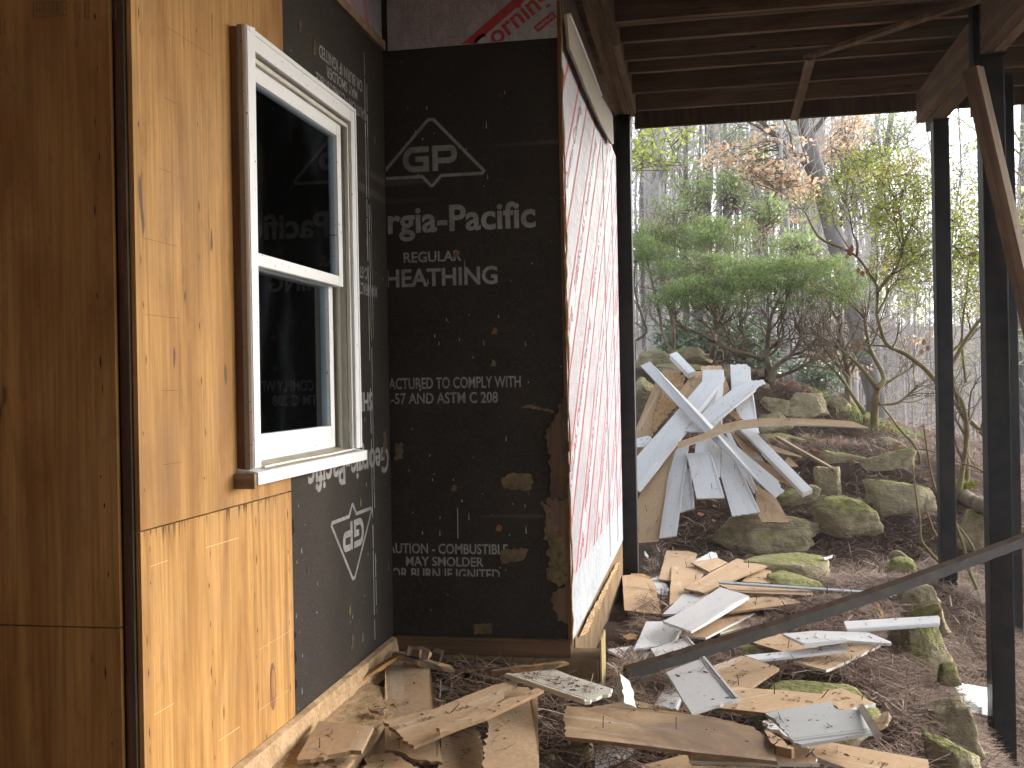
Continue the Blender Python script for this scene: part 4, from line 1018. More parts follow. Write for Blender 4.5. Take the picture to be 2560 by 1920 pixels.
# ---------------------------------------------------------------- broken siding boards
PN = np.array([0, -.62, .785]); PN = PN / np.linalg.norm(PN); PP = np.array([0, 7.72, .04])
_dummy = 0
MT = {'t': HARD, 'w': WHITE, 'g': GREYP, 'b': BEIGE, 'd': DGREY, 'o': TORN, 's': GALV, 'l': TIMBER, 'r': DARKWOOD, 'x': HARD_ST}
def frame_of(P, n):
    k = len(P); n = n / np.linalg.norm(n)
    i = max(range(k), key=lambda i: np.linalg.norm(P[(i + 1) % k] - P[i]))
    ex = P[(i + 1) % k] - P[i]; ex -= n * np.dot(ex, n); ex /= np.linalg.norm(ex)
    if ex[0] < 0: ex = -ex
    ey = np.cross(n, ex); return ex, ey, n
def board(fr, pts, where, face, label, th=.011, rag=(), bead=None, nails=(), group='ground', text=None, side=None, name='siding_board', cat='board', amp=.008, warp=0):
    if where[0] == 'p':
        n = PN; P0 = PP + PN * where[1]
        if len(where) > 2: n = PN + np.array(where[2]); n = n / np.linalg.norm(n)
        if len(where) > 2: P0 = on_plane(fr, np.mean(pts, axis=0), P0, PN)
    else:
        z = where[1]; tx, ty = where[2] if len(where) > 2 else (0, 0)
        n = np.array([-tx, -ty, 1.]); n /= np.linalg.norm(n); P0 = on_z(fr, np.mean(pts, axis=0), z)
    if np.dot(CAM - P0, n) < 0: n = -n
    P = [on_plane(fr, p, P0, n) for p in pts]
    ex, ey, n = frame_of(P, n); c = np.mean(P, axis=0)
    M = Matrix(((ex[0], ey[0], n[0], c[0]), (ex[1], ey[1], n[1], c[1]), (ex[2], ey[2], n[2], c[2]), (0, 0, 0, 1)))
    q = [(np.dot(p - c, ex), np.dot(p - c, ey)) for p in P]
    area = sum(q[i][0] * q[(i + 1) % len(q)][1] - q[(i + 1) % len(q)][0] * q[i][1] for i in range(len(q)))
    r = random.Random(hash(label) % 9999 if False else sum(map(ord, label)))
    out = []
    for i, a in enumerate(q):
        a = np.array(a); b = np.array(q[(i + 1) % len(q)]); d = b - a; l = np.linalg.norm(d)
        if i in rag:
            k = max(2, int(l / .016)); qq = np.array([-d[1], d[0]]) / (l + 1e-9)
            for j in range(k): out.append(a + d * j / k + (qq * r.uniform(-amp, amp) if j else 0))
        else:
            k = max(1, int(l / .12))
            for j in range(k): out.append(a + d * j / k + (np.array([r.uniform(-1, 1), r.uniform(-1, 1)]) * .0012 if j else 0))
    if area < 0: out = out[::-1]
    m = len(out); mb = MB()
    warp = warp or r.uniform(-.05, .05)
    wz = lambda x, y: warp * (x * x) if warp else 0
    e = .0018
    ctr = np.mean(out, axis=0)
    mb.add([(a, b, wz(a, b)) for a, b in out], [tuple(range(m))], 0)
    mb.add([(a, b, wz(a, b)) for a, b in out] + [(a, b, -th + wz(a, b)) for a, b in out], [(i, m + i, m + (i + 1) % m, (i + 1) % m) for i in range(m)], 1)
    mb.add([(a, b, -th + wz(a, b)) for a, b in out], [tuple(range(m - 1, -1, -1))], 2)
    sm = side or (EDGE if face in 'tox' else MT[face])
    o = mb.obj(name, [MT[face], sm, WHITE if face in 'tx' else HARD])
    o.matrix_world = M
    g = {'ground': 'siding boards scattered over the ground', 'pile': 'siding boards thrown on the bank in a pile', None: None}[group]
    tag(o, label, cat, g)
    loc = lambda p: (np.dot(on_plane(fr, p, P0, n) - c, ex), np.dot(on_plane(fr, p, P0, n) - c, ey))
    for bd in ([bead] if bead and not isinstance(bead[0][0], (tuple, list)) else bead or []):
        a, b = np.array(loc(bd[0])), np.array(loc(bd[1])); d = (b - a) / np.linalg.norm(b - a); qn = np.array([-d[1], d[0]])
        if np.dot(qn, -(a + b) / 2) < 0: qn = -qn
        mb = MB()
        for o0, w, hh in ((.002, .012, .005), (.020, .004, .003)):
            v = [a + qn * o0, b + qn * o0, b + qn * (o0 + w), a + qn * (o0 + w)]
            mb.add([(x, y, .0002) for x, y in v] + [(x, y, hh) for x, y in [v[0] + qn * .002, v[1] + qn * .002, v[2] - qn * .001, v[3] - qn * .001]],
                   [(4, 5, 6, 7), (0, 1, 5, 4), (1, 2, 6, 5), (2, 3, 7, 6), (3, 0, 4, 7)])
        mb.obj('drip_bead', MT[face], o)
    for nb, nt_ in nails:
        B = on_plane(fr, nb, P0, n); D = np.dot(B - CAM, cF); T = at(fr, nt_, D)
        mb = MB(); mb.tube([np.array(M.inverted() @ Vector(B)), np.array(M.inverted() @ Vector(T))], [.0021, .0016], 5)
        mb.obj('nail', NAIL, o)
    if text:
        s, pa, pb, hgt = text
        a, b = np.array(loc(pa)), np.array(loc(pb)); d = b - a; L = np.linalg.norm(d); d /= L; qn = np.array([-d[1], d[0]])
        v, f = text_mesh(s, .005); v = fit(v, 0, L, 0, hgt)
        mb = MB(); mb.add([(*(a + d * x + qn * y), .0007) for x, y in v], f); mb.obj('lettering', INK, o)['kind'] = 'stuff'
    return o
p_ = lambda k: ('p', k * .013)
pile = [
 ('A', [(262, 200), (300, 180), (435, 184), (437, 225), (300, 520), (150, 800), (45, 905), (45, 720)], p_(0), 't', 'tan board back at the far left of the pile, torn at its top', dict(rag=(0, 1, 2), nails=(((118, 690), (112, 655)),))),
 ('A', [(305, 215), (480, 225), (455, 310), (525, 305), (470, 400), (330, 560), (225, 690), (185, 735), (215, 570), (250, 450)], p_(1), 'o', 'delaminated brown board with a peeled fibrous face, left of the white grainy board', dict(rag=range(10), amp=.012)),
 ('A', [(555, 195), (625, 190), (650, 250), (520, 430), (420, 470), (380, 420), (480, 290)], p_(1.6), 't', 'tan board in the pile just left of the top torn piece', dict(nails=(((520, 285), (512, 262)),))),
 ('A', [(603, 152), (660, 146), (775, 148), (842, 340), (780, 420), (640, 420)], p_(.6), 't', 'tan board whose torn tip is the top centre of the pile', dict(rag=(0, 1))),
 ('A', [(848, 140), (985, 138), (1015, 160), (1020, 260), (1090, 715), (1000, 680), (930, 640), (858, 340)], p_(1.5), 'w', 'tall upright white board at the top right of the pile', dict(bead=((1020, 260), (1088, 700)), rag=(0, 1))),
 ('A', [(850, 690), (930, 680), (1040, 800), (1055, 935), (980, 900)], p_(.8), 't', 'reddish tan board in shade behind the long grey plank', {}),
 ('A', [(1015, 800), (1065, 840), (1132, 948), (1050, 925)], p_(.3), 'g', 'grey board end in shade behind the long grey plank', {}),
 ('A', [(622, 200), (795, 198), (765, 1085), (600, 1085), (555, 870)], p_(2.4), 'w', 'long white board standing in the middle of the pile', dict(bead=((795, 215), (768, 1070)), nails=(((715, 840), (708, 805)), ((735, 380), (728, 362))))),
 ('A', [(815, 705), (850, 700), (1082, 1190), (1045, 1205), (900, 950)], p_(2.0), 'w', 'narrow white board edge showing twin beads beside the widest white board', dict(bead=((850, 705), (1080, 1185)))),
 ('A', [(775, 800), (880, 880), (1098, 1362), (865, 1395), (770, 1060)], p_(3.0), 'w', 'widest white board, lower right, with a beaded right edge', dict(bead=((890, 905), (1096, 1358)), rag=(2,), amp=.005, nails=(((885, 1005), (885, 960)), ((960, 1140), (955, 1128))))),
 ('A', [(1050, 1120), (1232, 1250), (1340, 1445), (1112, 1445), (1072, 1370), (1060, 1220)], p_(2.2), 't', 'tan board at the lower right foot of the pile on the long boulder', dict(nails=(((1130, 1365), (1148, 1325)), ((1205, 1305), (1205, 1290))), rag=(2,), amp=.004)),
 ('A', [(1030, 922), (1062, 915), (1182, 972), (1362, 1112), (1390, 1170), (1182, 1072), (1100, 1010)], p_(1.4), 't', 'slim curled tan board right of the long grey plank', dict(rag=(4, 5))),
 ('A', [(1030, 750), (1085, 770), (1240, 822), (1442, 897), (1442, 906), (1230, 862), (1090, 812)], p_(4.2), 't', 'thin tan board edge poking right above the white trim lumber', {}),
 ('A', [(1300, 935), (1330, 900), (1412, 980), (1342, 982)], p_(2.0), 't', 'small tan board corner in the shade right of the pile', {}),
 ('A', [(850, 505), (880, 518), (955, 590), (905, 600), (830, 540)], p_(3.2), 'o', 'splintered strip under the bowed board', dict(rag=(0, 1, 2, 3))),
 ('A', [(360, 820), (412, 760), (345, 1000), (255, 1605), (65, 1622), (62, 1300), (110, 1190), (230, 990)], p_(2.6), 't', 'wide tan board reaching the ground beside the left steel post', dict(nails=(((155, 1355), (140, 1300)), ((92, 1530), (85, 1480))), rag=(3,), amp=.004)),
 ('A', [(395, 850), (508, 800), (490, 930), (402, 1565), (258, 1588), (330, 1080)], p_(3.4), 'g', 'long grey board reaching the ground beside the wide tan one', dict(bead=((508, 805), (404, 1560)), nails=(((362, 1492), (350, 1475)),))),
 ('A', [(480, 950), (545, 1180), (552, 1330), (430, 1362), (465, 1130)], p_(2.9), 'g', 'short grey board ending above the long boulder', dict(bead=((520, 1000), (552, 1328)), rag=(2,), amp=.004)),
 ('A', [(488, 876), (690, 866), (802, 1245), (570, 1250)], p_(5.2), 'w', 'short white board lying on top at the centre of the pile', dict(bead=((692, 880), (800, 1240)), nails=(((697, 1170), (690, 1122)), ((688, 885), (692, 868))))),
 ('A', [(70, 750), (165, 728), (200, 745), (130, 820), (72, 824)], p_(3.6), 'w', 'broken white stub at the left edge of the pile', dict(rag=(4,))),
 ('A', [(415, 770), (640, 700), (740, 640), (900, 605), (1100, 583), (1350, 578), (1659, 586), (1855, 596), (2004, 647), (1659, 637), (1350, 638), (1100, 648), (900, 672), (790, 702), (660, 745), (400, 835)], ('p', .16), 't', 'long bowed tan board springing out to the right of the pile', dict(side=WHITE, nails=(((1082, 608), (1080, 588)), ((800, 640), (795, 620)), ((1340, 600), (1338, 585))))),
 ('A', [(655, 238), (805, 252), (795, 285), (100, 1205), (52, 1180), (50, 930)], p_(4.6), 'w', 'white board with raised wood grain, leaning down to the left', dict(nails=(((305, 750), (290, 738)),))),
 ('A', [(1010, 268), (1128, 260), (1140, 282), (1065, 330), (1060, 350), (705, 640), (640, 692), (468, 682), (545, 600), (860, 345)], p_(6.2), 'w', 'white board with a splintered pointed tip at upper right', dict(rag=(0, 1, 2), bead=((1060, 350), (710, 636)), nails=(((790, 470), (785, 455)),))),
 ('A', [(108, 172), (178, 138), (240, 188), (650, 590), (1000, 900), (1250, 1110), (1260, 1160), (1295, 1188), (1270, 1215), (1220, 1250), (760, 812), (520, 590)], p_(9), 'g', 'long narrow grey plank crossing the whole pile from upper left', dict(rag=(1, 5, 6, 7, 8), amp=.007)),
]
for fr, pts, wh, fc, lab, kw in pile: board(fr, pts, wh, fc, lab, group='pile', **kw)
def pt_pile(p, k, fr='A'): return on_plane(fr, p, PP + PN * k, PN)
stick('trim_lumber', pt_pile((965, 672), .05), pt_pile((1490, 1205), .05), .085, .045, WHITE, 'white trim lumber with torn top sloping down right of the pile', 'lumber', up=PN)
stick('trim_lumber', pt_pile((905, 690), .03), pt_pile((1120, 880), .03), .05, .03, TIMBER, 'weathered brown lumber beside the white trim lumber', 'lumber', up=PN)
stick('trim_post', pt_pile((375, 62), .06), pt_pile((530, 222), .06), .075, .06, WHITE, 'square white trim post sticking up behind the pile at upper left', 'lumber', up=PN)
stick('wooden_stick', at('J', (286, 352), 9.55), at('J', (742, 612), 8.72), .032, .026, TIMBER, 'thin wooden stick resting its lower end on the upright brown block', 'stick')
g_ = lambda z, t=(0, 0): ('g', z, t)
ground_boards = [
 ('B', [(345, 395), (343, 368), (480, 372), (562, 410), (560, 440)], g_(.022), 'o', 'orange sliver of torn board behind the leftmost tan offcut', {}),
 ('B', [(565, 435), (650, 400), (765, 540), (745, 620), (640, 600)], g_(.012), 'w', 'cracked white flake between two tan offcuts', dict(rag=range(5))),
 ('B', [(243, 388), (345, 378), (560, 432), (600, 480), (685, 805), (272, 765)], g_(.03), 't', 'leftmost tan offcut next to the flashing, with two staples', dict(rag=(1, 2, 3), amp=.005, text=('3  11  I', (440, 640), (560, 655), .02))),
 ('B', [(735, 115), (985, 125), (1068, 150), (1045, 310), (780, 450), (650, 435)], g_(.03), 't', 'tan offcut farthest back, with one worn white corner', dict(nails=(((958, 298), (945, 235)),), rag=(1, 2))),
 ('B', [(795, 285), (1075, 318), (1165, 360), (960, 620), (768, 705)], g_(.05, (0, -.02)), 't', 'upright tan offcut in front of the farthest one', dict(nails=(((1052, 430), (1062, 375)),), rag=(1,))),
 ('B', [(1045, 232), (1235, 122), (1285, 140), (1297, 190), (1060, 244)], g_(.05), 'w', 'small white shard at the back of the scattered boards', dict(rag=(0, 1, 2))),
 ('B', [(1005, 245), (1300, 198), (1410, 248), (1205, 355)], g_(.06), 't', 'small tan piece tilted against the white shard', dict(nails=(((1222, 208), (1208, 150)),))),
 ('B', [(1780, 290), (1885, 272), (1908, 468), (1870, 478), (1560, 458)], g_(.045), 't', 'tan board end sticking out right of the back board with two nails', dict(rag=(1,))),
 ('B', [(1520, 195), (1845, 282), (1150, 575), (930, 530)], g_(.085, (.02, -.02)), 't', 'wide tan board with two standing nails at the back of the scatter', dict(rag=(2,), amp=.004, nails=(((1643, 305), (1645, 225)), ((1668, 412), (1668, 345))))),
 ('B', [(1320, 492), (1548, 497), (2300, 540), (2348, 582), (2335, 612), (1530, 577), (1450, 555)], g_(.10), 't', 'narrow tan board lying right under the bright metal strip', dict(rag=(2, 3, 6))),
 ('B', [(920, 600), (1200, 595), (880, 800), (830, 818), (690, 822)], g_(.06), 'g', 'grey board end under the big grey painted board', dict(rag=(2, 3), amp=.004)),
 ('B', [(1840, 740), (2443, 700), (1330, 1030), (1300, 1015), (1560, 900)], g_(.035), 't', 'lower of two long tan boards with lifted edges', dict(side=WHITE, nails=(((2112, 745), (2115, 712)),))),
 ('B', [(1300, 840), (1750, 760), (1840, 735), (1170, 1080), (890, 1050), (1000, 960)], g_(.055), 't', 'upper of two long tan boards with lifted edges', dict(side=WHITE, nails=(((1090, 1030), (1072, 930)),))),
 ('B', [(2038, 611), (2230, 692), (1400, 802), (1380, 790), (1540, 700), (1640, 640)], g_(.085), 't', 'tan board with one nail, right of the big grey painted board', dict(nails=(((1718, 720), (1735, 622)),))),
 ('B', [(1330, 528), (1560, 592), (1650, 622), (1640, 642), (1010, 1025), (695, 905), (900, 795)], g_(.125, (.02, 0)), 'g', 'big grey painted board with a peeled corner, in the middle of the scatter', dict(bead=((1640, 640), (1012, 1022)), rag=(4,), amp=.003)),
 ('B', [(80, 1205), (380, 1165), (560, 1210), (660, 1340), (330, 1412), (270, 1350), (280, 1300), (170, 1265)], g_(.035), 'w', 'leftmost white board scrap with chewed edge by the foundation corner', dict(rag=(3, 4, 5, 6, 7))),
 ('B', [(510, 905), (690, 905), (865, 985), (905, 1000), (830, 1140), (620, 1178), (375, 1212)], g_(.055), 'w', 'white board with an orange gouge in its paint', dict(rag=(4, 5), bead=((900, 1002), (832, 1136)), amp=.004)),
 ('B', [(965, 1062), (1088, 1195), (660, 1345), (560, 1200), (640, 1180)], g_(.075), 'g', 'grey board end with two nails, ducking under the dark strip', dict(bead=((968, 1064), (1086, 1193)), nails=(((840, 1285), (795, 1215)), ((942, 1250), (905, 1185))))),
 ('C', [(355, 345), (680, 265), (610, 305), (400, 375)], g_(.03), 't', 'tan scrap tucked behind the dark strip', {}),
 ('C', [(610, 445), (820, 360), (970, 445), (830, 440)], g_(.035), 'o', 'splintered orange scrap in front of the dark strip', dict(rag=range(4))),
 ('C', [(400, 490), (550, 540), (900, 650), (480, 702), (120, 595)], g_(.06), 't', 'tan board with one tall nail under the bent white board', dict(nails=(((530, 662), (545, 562)),), text=('3  1150', (350, 530), (545, 580), .02))),
 ('C', [(1200, 590), (1555, 635), (955, 917), (590, 820), (900, 720)], g_(.06, (0, -.05)), 't', 'tan board with a dark shaded hollow below the bent white board', dict(nails=(((925, 640), (928, 612)),), side=BEIGE)),
 ('C', [(470, 500), (830, 470), (1430, 492), (1672, 590), (1670, 608), (1190, 578), (705, 632), (690, 605)], g_(.145, (0, .06)), 'w', 'white board snapped and bent upward in its middle', dict(bead=((1185, 576), (720, 628)))),
 ('C', [(50, 750), (1080, 637), (1185, 662), (1190, 685), (200, 800)], g_(.10, (.0, .12)), 'w', 'narrow white board edge lying in front of the bent white board', dict(rag=(1,), amp=.004)),
 ('C', [(1150, 368), (2190, 305), (2212, 330), (2205, 402), (1190, 472)], g_(.13, (0, .10)), 'w', 'white trim board bridging two border stones at the right', dict(bead=((1190, 470), (2204, 401)))),
 ('D', [(835, 430), (1200, 370), (1075, 600), (1050, 605)], g_(.035), 't', 'small tan board corner behind the grey offcut', dict(rag=(0,))),
 ('D', [(1210, 350), (1345, 560), (1295, 685), (1045, 632), (1180, 400)], g_(.06), 'g', 'grey offcut partly under the large grey square board', dict(bead=((1344, 562), (1296, 683)))),
 ('E', [(240, 80), (300, 95), (655, 220), (340, 432), (110, 430), (-90, 200)], g_(.10), 't', 'square tan board stamped with faint numbers on the mossy slab', dict(rag=(3,), amp=.003, nails=(((207, 408), (192, 300)), ((540, 212), (612, 120))), text=('12  150 F', (150, 395), (345, 255), .035))),
 ('E', [(110, 425), (720, 470), (1205, 515), (1225, 600), (500, 715), (-80, 655)], g_(.11, (0, .03)), 't', 'long tan board with stamped numbers, upper one on the mossy slab', dict(rag=(2,), nails=(((603, 510), (602, 395)), ((1125, 552), (1205, 455))), text=('3-052  86', (670, 580), (1030, 612), .028))),
 ('E', [(1120, 480), (1205, 470), (1340, 438), (1720, 610), (1480, 662), (1380, 682), (1300, 670), (1215, 600)], g_(.105), 't', 'torn tan piece at the right end of the mossy slab', dict(rag=(3, 4, 5, 6, 7), side=WHITE, nails=(((1570, 572), (1590, 492)),), text=('I  N', (1310, 590), (1450, 560), .03))),
 ('D', [(1610, 100), (1985, 555), (1455, 722), (1175, 268), (1350, 195)], g_(.185, (.05, .10)), 'g', 'large square grey board with a water stain, nearest the dark strip', dict(bead=((1612, 103), (1983, 553)), rag=(1,), amp=.003)),
 ('E', [(485, 800), (540, 790), (590, 820), (760, 985), (620, 900), (530, 885)], g_(.15), 'w', 'torn white tongue beside the dark grey siding piece', dict(rag=(0, 4, 5, 3))),
 ('E', [(500, 720), (1225, 592), (1300, 680), (1480, 680), (1570, 690), (1735, 925), (900, 1068), (810, 1045), (620, 800)], g_(.155, (.0, .06)), 'd', 'dark grey siding piece with a curled torn end, lower right', dict(rag=(1, 2, 3, 7, 8), bead=((1732, 922), (815, 1042)), amp=.006)),
 ('E', [(970, 1075), (1240, 1045), (2300, 1235), (2330, 1440), (1700, 1440), (1065, 1205)], g_(.06), 't', 'long tan board running out of the bottom right corner', dict(side=WHITE, text=('3 08', (1650, 1270), (1850, 1305), .026))),
 ('E', [(950, 1060), (1100, 1282), (-340, 1252), (-300, 1150), (600, 1085)], g_(.085), 't', 'tan board with two leaning nails under the long stained board', dict(rag=(0,), nails=(((725, 1205), (750, 1065)), ((945, 1212), (1045, 1115))), side=BEIGE)),
 ('E', [(490, 905), (560, 932), (795, 1092), (790, 1118), (620, 1082), (560, 1040)], g_(.15), 't', 'splintered block end beside the long stained board', dict(rag=(0, 1, 2), th=.03)),
 ('D', [(805, 578), (1430, 722), (1300, 722), (870, 655)], g_(.12), 't', 'pinkish tan strip tucked behind the long stained board', {}),
 ('D', [(40, 680), (75, 625), (300, 650), (700, 592), (850, 665), (1700, 760), (2150, 860), (2320, 1000), (2405, 1225), (1500, 1150), (60, 970)], g_(.155, (0, .10)), 'x', 'long stained tan board with nails, nearest at bottom centre', dict(rag=(0, 1, 2, 3, 4, 5, 6, 7, 10), amp=.006, th=.013, nails=(((476, 885), (479, 750)), ((1285, 900), (1285, 765)), ((2235, 930), (2300, 850)), ((2315, 1105), (2410, 1035))))),
 ('D', [(400, 1130), (500, 1030), (820, 1085), (710, 1215), (560, 1262), (380, 1400)], g_(.02), 'w', 'dirty white scrap in the shade under the long stained board', dict(rag=(2, 3, 4))),
 ('D', [(900, 1300), (1400, 1170), (1500, 1400), (950, 1450)], g_(.03), 't', 'dull tan board end in the shade at the bottom edge', {}),
 ('D', [(1440, 1300), (2212, 1310), (2300, 1460), (1500, 1460)], g_(.03), 't', 'shaded tan board at the bottom edge under two others', {}),
 ('G', [(1250, 385), (1640, 340), (1800, 402), (2180, 522), (2170, 562), (1925, 642), (1185, 392)], g_(.235, (.0, .05)), 'b', 'beige painted board covered in crumbs beside the foundation corner', dict(rag=(3, 4), bead=((1190, 396), (1915, 640)), nails=())),
 ('G', [(525, 440), (622, 410), (722, 520), (600, 545)], g_(.13), 't', 'small tan block beside the vertical left board', dict(rag=(0, 1))),
 ('G', [(650, 410), (785, 400), (720, 502)], g_(.13), 't', 'small triangular tan piece near the foundation', {}),
 ('G', [(600, 930), (900, 850), (990, 1040), (1010, 1320), (540, 1320), (600, 1180)], g_(.08), 't', 'tan board at bottom under the crossing boards', dict(rag=(1, 2))),
 ('G', [(82, 150), (470, 182), (515, 420), (608, 1187), (350, 1160), (200, 1088), (85, 1078)], g_(.165, (0, .14)), 't', 'long tan board pointing at the corner, left of the crossing boards', dict(rag=(3, 4, 5), amp=.005, nails=(((210, 1080), (225, 955)), ((205, 275), (203, 195))))),
 ('G', [(1080, 480), (1400, 500), (1488, 590), (1508, 1320), (990, 1320), (985, 1130), (1030, 900), (1020, 760), (1045, 600)], g_(.150, (0, .06)), 't', 'long tan board with a torn left edge, right of the crossing boards', dict(rag=(4, 5, 6, 7, 8), amp=.008)),
 ('G', [(65, 815), (560, 700), (1060, 495), (1250, 442), (1300, 470), (1030, 690), (985, 790), (350, 1047), (300, 1030), (150, 885)], g_(.205, (.0, .07)), 't', 'tan crossing board stamped with letters, ragged left end', dict(rag=(2, 3, 4, 5, 7, 8, 9), amp=.006, nails=(((690, 745), (770, 658)),), text=('BF I     USA     E  LHA', (170, 905), (890, 690), .026))),
 ('G', [(1490, 515), (1548, 535), (1005, 792), (590, 932), (555, 880)], g_(.232, (0, .06)), 't', 'narrow tan strip lying along the crossing board', dict(rag=(3, 4))),
 ('G', [(-90, 1130), (140, 1110), (480, 1310), (-110, 1310)], g_(.13), 't', 'ragged tan board at the bottom left corner of the debris', dict(rag=(0, 1, 3), th=.02)),
 ('H', [(1050, 1075), (1655, 1130), (1520, 1400), (1400, 1395), (1100, 1470), (810, 1512), (830, 1440)], g_(.215, (.0, .06)), 't', 'tan offcut lying on the sawdust ledge with one nail', dict(rag=(2, 3, 4, 5), amp=.005, th=.013, nails=(((1057, 1370), (1058, 1258)),))),
 ('H', [(1600, 922), (1720, 902), (1775, 960), (1722, 988)], g_(.20, (0, .1)), 't', 'small chipped flake on the sawdust ledge', dict(rag=(0, 1, 2, 3))),
 ('H', [(1000, 1530), (1360, 1480), (1440, 1500), (1300, 1640), (900, 1640)], g_(.178), 't', 'tan board edge under the offcut on the sawdust ledge', {}),
]
for fr, pts, wh, fc, lab, kw in ground_boards: board(fr, pts, wh, fc, lab, **kw)
# gouge and curled end
oj = [o for o in bpy.data.objects if o.get('label', '').startswith('white board with an orange')][0]
gp = [np.array(oj.matrix_world.inverted() @ Vector(on_z('B', p, .0555))) for p in ((540, 1035), (585, 1055), (575, 1085), (540, 1110), (505, 1140), (515, 1085))]
mb = MB(); mb.add([(p[0], p[1], .0006) for p in gp], [tuple(range(6))]); mb.obj('gouge', TORN, oj)
oj = [o for o in bpy.data.objects if o.get('label', '').startswith('dark grey siding piece')][0]
mb = MB(); rows = []
for p in ((1560, 640), (1600, 700), (1690, 850), (1745, 950), (1790, 985)):
    a = on_z('E', p, .17); rows += [np.array(oj.matrix_world.inverted() @ Vector(q)) for q in (a + (-.012, 0, -.01), a + (0, 0, .005), a + (.004, -.01, .012))]
mb.add(rows, [(3 * i + k, 3 * i + k + 1, 3 * i + k + 4, 3 * i + k + 3) for i in range(4) for k in range(2)]); mb.obj('curled_edge', BEIGE, oj)
# strips and sticks among the boards
a, b = on_z('S', (1797, 1456), .135), on_z('S', (2240, 1486), .10)
stick('metal_strip', a, b, .045, .012, GALV, 'bright bluish metal strip lying across the back boards', 'metal strip')
A_, B_ = on_z('S', (1566, 1683), .12), np.array([pb[0], pb[1], pb[2]])
mb = MB(); d = B_ - A_; L = np.linalg.norm(d); n = 70; r_ = random.Random(3)
vs = []; q = np.cross(d / L, (0, 0, 1)); q /= np.linalg.norm(q)
for i in range(n + 1):
    t = i / n; c = A_ + d * t + np.array([0, 0, -.02 * math.sin(math.pi * t)]); j = r_.uniform(-.0018, .0018)
    hh = .034 + .0015 * math.sin(i * 1.7)
    vs += [c + np.array([0, 0, -hh]) + q * -.002, c + q * .004 + np.array([0, 0, .012 + j]), c - q * .030 + np.array([0, 0, .022 + j * .7]), c - q * .034 + np.array([0, 0, -hh])]
for i in range(n):
    for k in range(4): mb.add([vs[4 * i + k], vs[4 * i + (k + 1) % 4], vs[4 * i + 4 + (k + 1) % 4], vs[4 * i + 4 + k]], [(3, 2, 1, 0)], (0, 1, 0, 0)[k])
o = mb.obj('siding_strip', [STRIP, RUST]); tag(o, 'long dark grey strip with rusty brown upper edge slanting up to the right', 'strip')
splinter('rotten_stub', at('D', (690, 330), 3.95), at('D', (765, 775), 3.60), .055, .030, [BEIGE, BEIGE], 'rotten white stub of trim propped on the long stained board', 'wood stub', up=(.5, -.6, .5))
splinter('wood_sliver', on_z('H', (1432, 668), .20), on_z('H', (1930, 345), .262), .026, .012, [PLY2, TIMBER], 'pale wooden sliver leaning from the ledge to the long left board', 'stick')
splinter('lath', on_z('G', (150, 205), .262), on_z('G', (725, 355), .20), .045, .02, [TIMBER, TORN], 'splintered lath lying across the far end of the long left board', 'lath')
splinter('lath', on_z('G', (1030, 378), .21), on_z('G', (1778, 290), .26), .034, .018, [TIMBER, TORN], 'narrow lath lying behind the beige crumb covered board', 'lath')
splinter('lath', on_z('G', (272, 165), .285), on_z('G', (512, 208), .262), .05, .03, [DARKWOOD, TORN], 'dark lath at the foot of the back wall', 'lath')
stick('wood_block', on_z('G', (520, 215), .235), on_z('G', (600, 240), .225), .06, .05, DARKWOOD, 'dark wood block at the foot of the back wall', 'wood block')
splinter('wood_sliver', on_z('C', (1495, 135), .03), on_z('C', (1565, 335), .05), .028, .012, [TORN, TORN], 'orange splinter standing on the straw behind the white trim board', 'stick', seed=5)
splinter('wood_sliver', on_z('E', (1745, 900), .02), on_z('E', (1840, 705), .05), .045, .012, [TIMBER, TORN], 'pale splinter lying right of the dark grey siding piece', 'stick', seed=6)
splinter('wood_sliver', on_z('D', (845, 400), .03), on_z('D', (975, 500), .03), .035, .014, [TORN, DARKWOOD], 'brown splinter beside the rotten white stub', 'stick', seed=7)
board('B', [(490, 120), (520, 160), (530, 190), (500, 170)], g_(.02), 'w', 'tiny white chip on the straw behind the leftmost tan offcut', rag=range(4))
board('J', [(645, 1290), (720, 1268), (715, 1280), (660, 1296)], g_(.10), 'w', 'thin white chip on the long grey-green stepping stone', rag=range(4), amp=.003)
board('V', [(640, 1195), (700, 1170), (775, 1185), (770, 1215), (690, 1225)], g_(.03), 'o', 'curled brown bark flake on the straw beside the flashing', rag=range(5))
board('B', [(255, 1070), (330, 1030), (420, 1050), (400, 1095), (300, 1100)], g_(.035), 'o', 'brown flake left of the white board with the orange gouge', rag=range(5))
w4 = [(715, 805), (1060, 868), (1138, 884), (1142, 1140), (1080, 1132), (890, 1105)]
wp = [on_ground('W', p, .06 if i == 0 else .10) for i, p in enumerate(w4)]
mid0, mid1 = on_ground('W', (790, 945), .09), on_ground('W', (1140, 985), .12)
mb = MB(); V = [wp[0], wp[1], wp[2], mid1, mid0, wp[3], wp[4], wp[5]]
mb.add(V, [(0, 4, 3, 2, 1), (4, 7, 6, 5, 3)]); mb.add([p - np.array([0, .0, .004]) for p in V], [(1, 2, 3, 4, 0), (3, 5, 6, 7, 4)])
o = mb.obj('folded_sheet', PAPER); tag(o, 'creased white sheet lying on the slope by the nearest black post', 'sheet')

